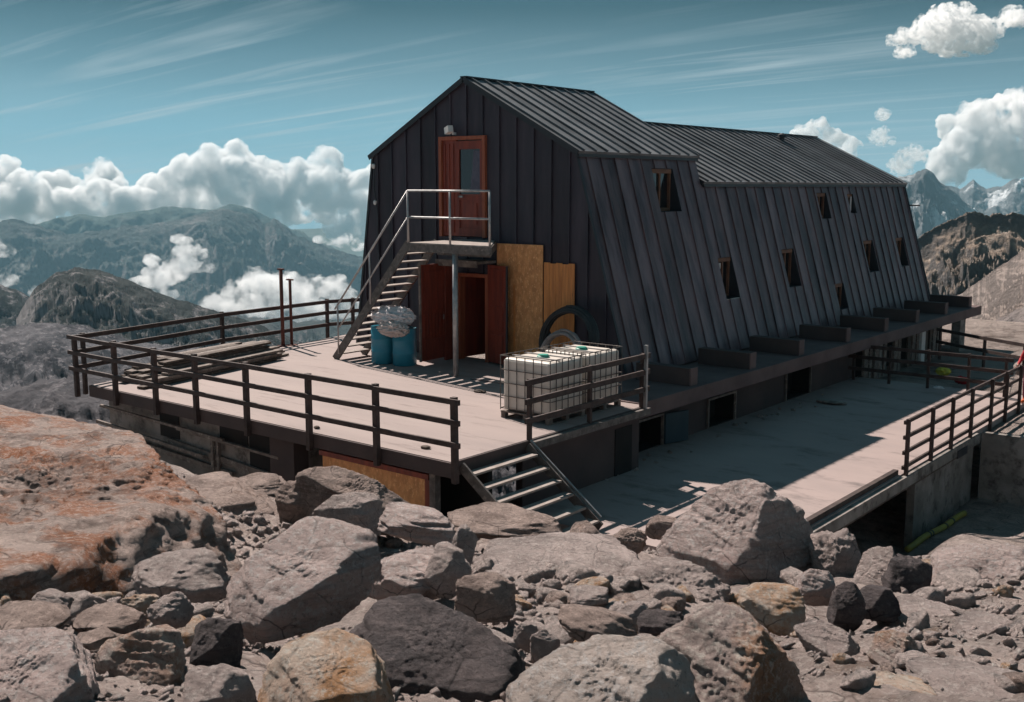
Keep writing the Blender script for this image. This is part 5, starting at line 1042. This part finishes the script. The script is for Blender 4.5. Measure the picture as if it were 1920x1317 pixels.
def cloud(puffs, D, label, seed, squash=0.85, kids=13, gk=8, amp=0.36, m_=None):
    rs = np.random.RandomState(seed); VV = []; FF = []; n0 = 0
    def put(c, r, sub):
        nonlocal n0
        V, Fc = ico(sub); q = V * 1.6 + rs.uniform(-50, 50, 3)
        n = 0.5 - 1.2 * np.abs(perlin(q)) + 0.5 * (0.5 - np.abs(perlin(q * 2.3))) + 0.25 * (0.5 - np.abs(perlin(q * 5)))
        P = V * (1 + amp * n)[:, None] * r * np.array([1, 1, squash]) @ np.array(Matrix.Rotation(rs.uniform(-.4, .4), 3, 'Y')) + c
        VV.append(P); FF.append(Fc + n0); n0 += len(V)
    if m_ is not None: puffs = [(u + rs.normal() * rp * 0.7, v + rs.normal() * rp * 0.35, rp * rs.uniform(0.5, 1.0)) for u, v, rp in puffs for _ in range(3)] + list(puffs)
    for u, v, rp in puffs:
        c = at(u, v, D * (1 + rs.uniform(-0.02, 0.02))); r = rp * D / F_PX
        put(c, r, 4)
        for _ in range(kids):
            dr = rs.normal(size=3); dr[2] = abs(dr[2]) * 0.9 - 0.15; dr /= np.linalg.norm(dr); c2 = c + dr * r * 0.85; r2 = r * rs.uniform(0.28, 0.55); put(c2, r2, 4 if r2 * F_PX / D > 9 else 3)
            for _ in range(gk):
                d3 = dr + rs.normal(size=3) * 0.7; d3 /= np.linalg.norm(d3); put(c2 + d3 * r2 * 0.85, r2 * rs.uniform(0.25, 0.5), 3)
    o = link_mesh('cloud', np.concatenate(VV), np.concatenate(FF), m_ or CM, smooth=True); tag(o, label, 'cloud', kind='stuff')
    rm = o.modifiers.new('remesh', 'REMESH'); rm.mode = 'VOXEL'; rm.voxel_size = D / F_PX * 1.7; rm.use_smooth_shade = True
CD = 10500
cloud([(-60, 350, 45), (0, 345, 40), (50, 375, 40), (105, 365, 38), (150, 385, 40), (195, 335, 30), (185, 372, 36), (230, 385, 38), (60, 405, 38), (270, 385, 34), (0, 395, 40)], CD, 'white cumulus bank at the far left above the ridge', 1)
cloud([(310, 365, 40), (350, 335, 36), (400, 325, 42), (440, 310, 34), (455, 350, 46), (380, 375, 40), (500, 330, 32), (520, 355, 38), (470, 385, 38), (330, 400, 34)], CD * 1.02, 'tall white cumulus above the main mountain top', 2)
cloud([(560, 340, 32), (608, 315, 30), (600, 360, 42), (650, 365, 40), (690, 350, 34), (560, 385, 36), (700, 385, 40), (640, 400, 36), (750, 360, 40), (520, 400, 34), (640, 430, 28), (690, 440, 24)], CD, 'white cumulus bank just left of the hut', 3)
cloud([(1510, 255, 20), (1535, 240, 17), (1560, 265, 20), (1590, 280, 20), (1490, 262, 14)], CD * 1.3, 'small pinkish cumulus behind the far end of the hut roof', 4, kids=7, gk=3)
cloud([(1655, 215, 12), (1645, 255, 14), (1665, 265, 12), (1705, 290, 16), (1690, 310, 18)], CD * 1.3, 'small broken cloud puffs between hut roof and big right cloud', 5, kids=6, gk=2, m_=CT, amp=0.8, squash=0.6)
cloud([(1790, 245, 28), (1830, 225, 32), (1880, 215, 36), (1920, 230, 44), (1800, 285, 36), (1850, 275, 46), (1900, 290, 46), (1770, 310, 28), (1950, 200, 40), (1780, 330, 26)], CD, 'big grey white cumulus at the right edge', 6)
cloud([(1745, 60, 26), (1775, 45, 30), (1815, 55, 30), (1790, 85, 28), (1700, 72, 18), (1840, 75, 20), (1755, 30, 14), (1815, 15, 12), (1690, 100, 12), (1900, 35, 18)], CD * 1.1, 'loose white cloud in the upper right sky', 7, kids=8, gk=4, m_=CW, amp=0.8, squash=0.6)
cloud([(330, 500, 26), (350, 475, 20), (345, 455, 12), (310, 520, 24), (285, 535, 22), (285, 490, 12), (370, 500, 14), (300, 550, 16)], 4300, 'small white cloud hanging in front of the main mountain', 8, kids=8, gk=4, m_=CW, amp=0.8, squash=0.6)
cloud([(400, 570, 20), (440, 555, 28), (490, 535, 30), (540, 550, 30), (590, 545, 26), (630, 550, 22), (560, 580, 34), (480, 575, 28), (620, 580, 30), (670, 575, 26), (700, 590, 30)], 4000, 'low white cloud bank in the valley behind the deck railing', 9, kids=8, gk=4, m_=CW, amp=0.8, squash=0.6)
cloud([(0, 470, 16), (15, 525, 14), (70, 548, 12), (40, 500, 10), (100, 545, 8)], 4300, 'thin wisps of cloud over the valley at the left edge', 10, kids=6, gk=3, m_=CT, amp=0.8, squash=0.6)
cloud([(230, 440 - 12, 14), (270, 425, 16), (150, 425, 16), (200, 425, 14), (320, 410, 14), (90, 430, 14)], 8700, 'low white cloud strip behind the left ridge line', 11, kids=6, gk=3, m_=CW, amp=0.8, squash=0.6)
cloud([(640, 455, 12), (600, 450, 10), (670, 462, 12)], 6800, 'thin cloud strip behind the right shoulder of the mountain', 12, kids=6, gk=2, m_=CW, amp=0.8, squash=0.6)
# ------------------------------------------------------------------ haze
def haze():
    m_ = bpy.data.materials.new('haze'); m_.use_nodes = True; N = m_.node_tree.nodes; L = m_.node_tree.links; N.clear()
    out = N.new('ShaderNodeOutputMaterial'); v = N.new('ShaderNodeVolumePrincipled'); v.inputs['Color'].default_value = (0.34, 0.62, 0.76, 1); v.inputs['Density'].default_value = 0.000062; v.inputs['Anisotropy'].default_value = 0.0
    L.new(v.outputs[0], out.inputs['Volume'])
    o = MB().box((-8300, -1500, -1700), (2500, 8300, 420)).build('haze', m_, kind='stuff', label='pale blue haze filling the air of the valleys', cat='haze', loc=(0, 0, -1700))
haze()
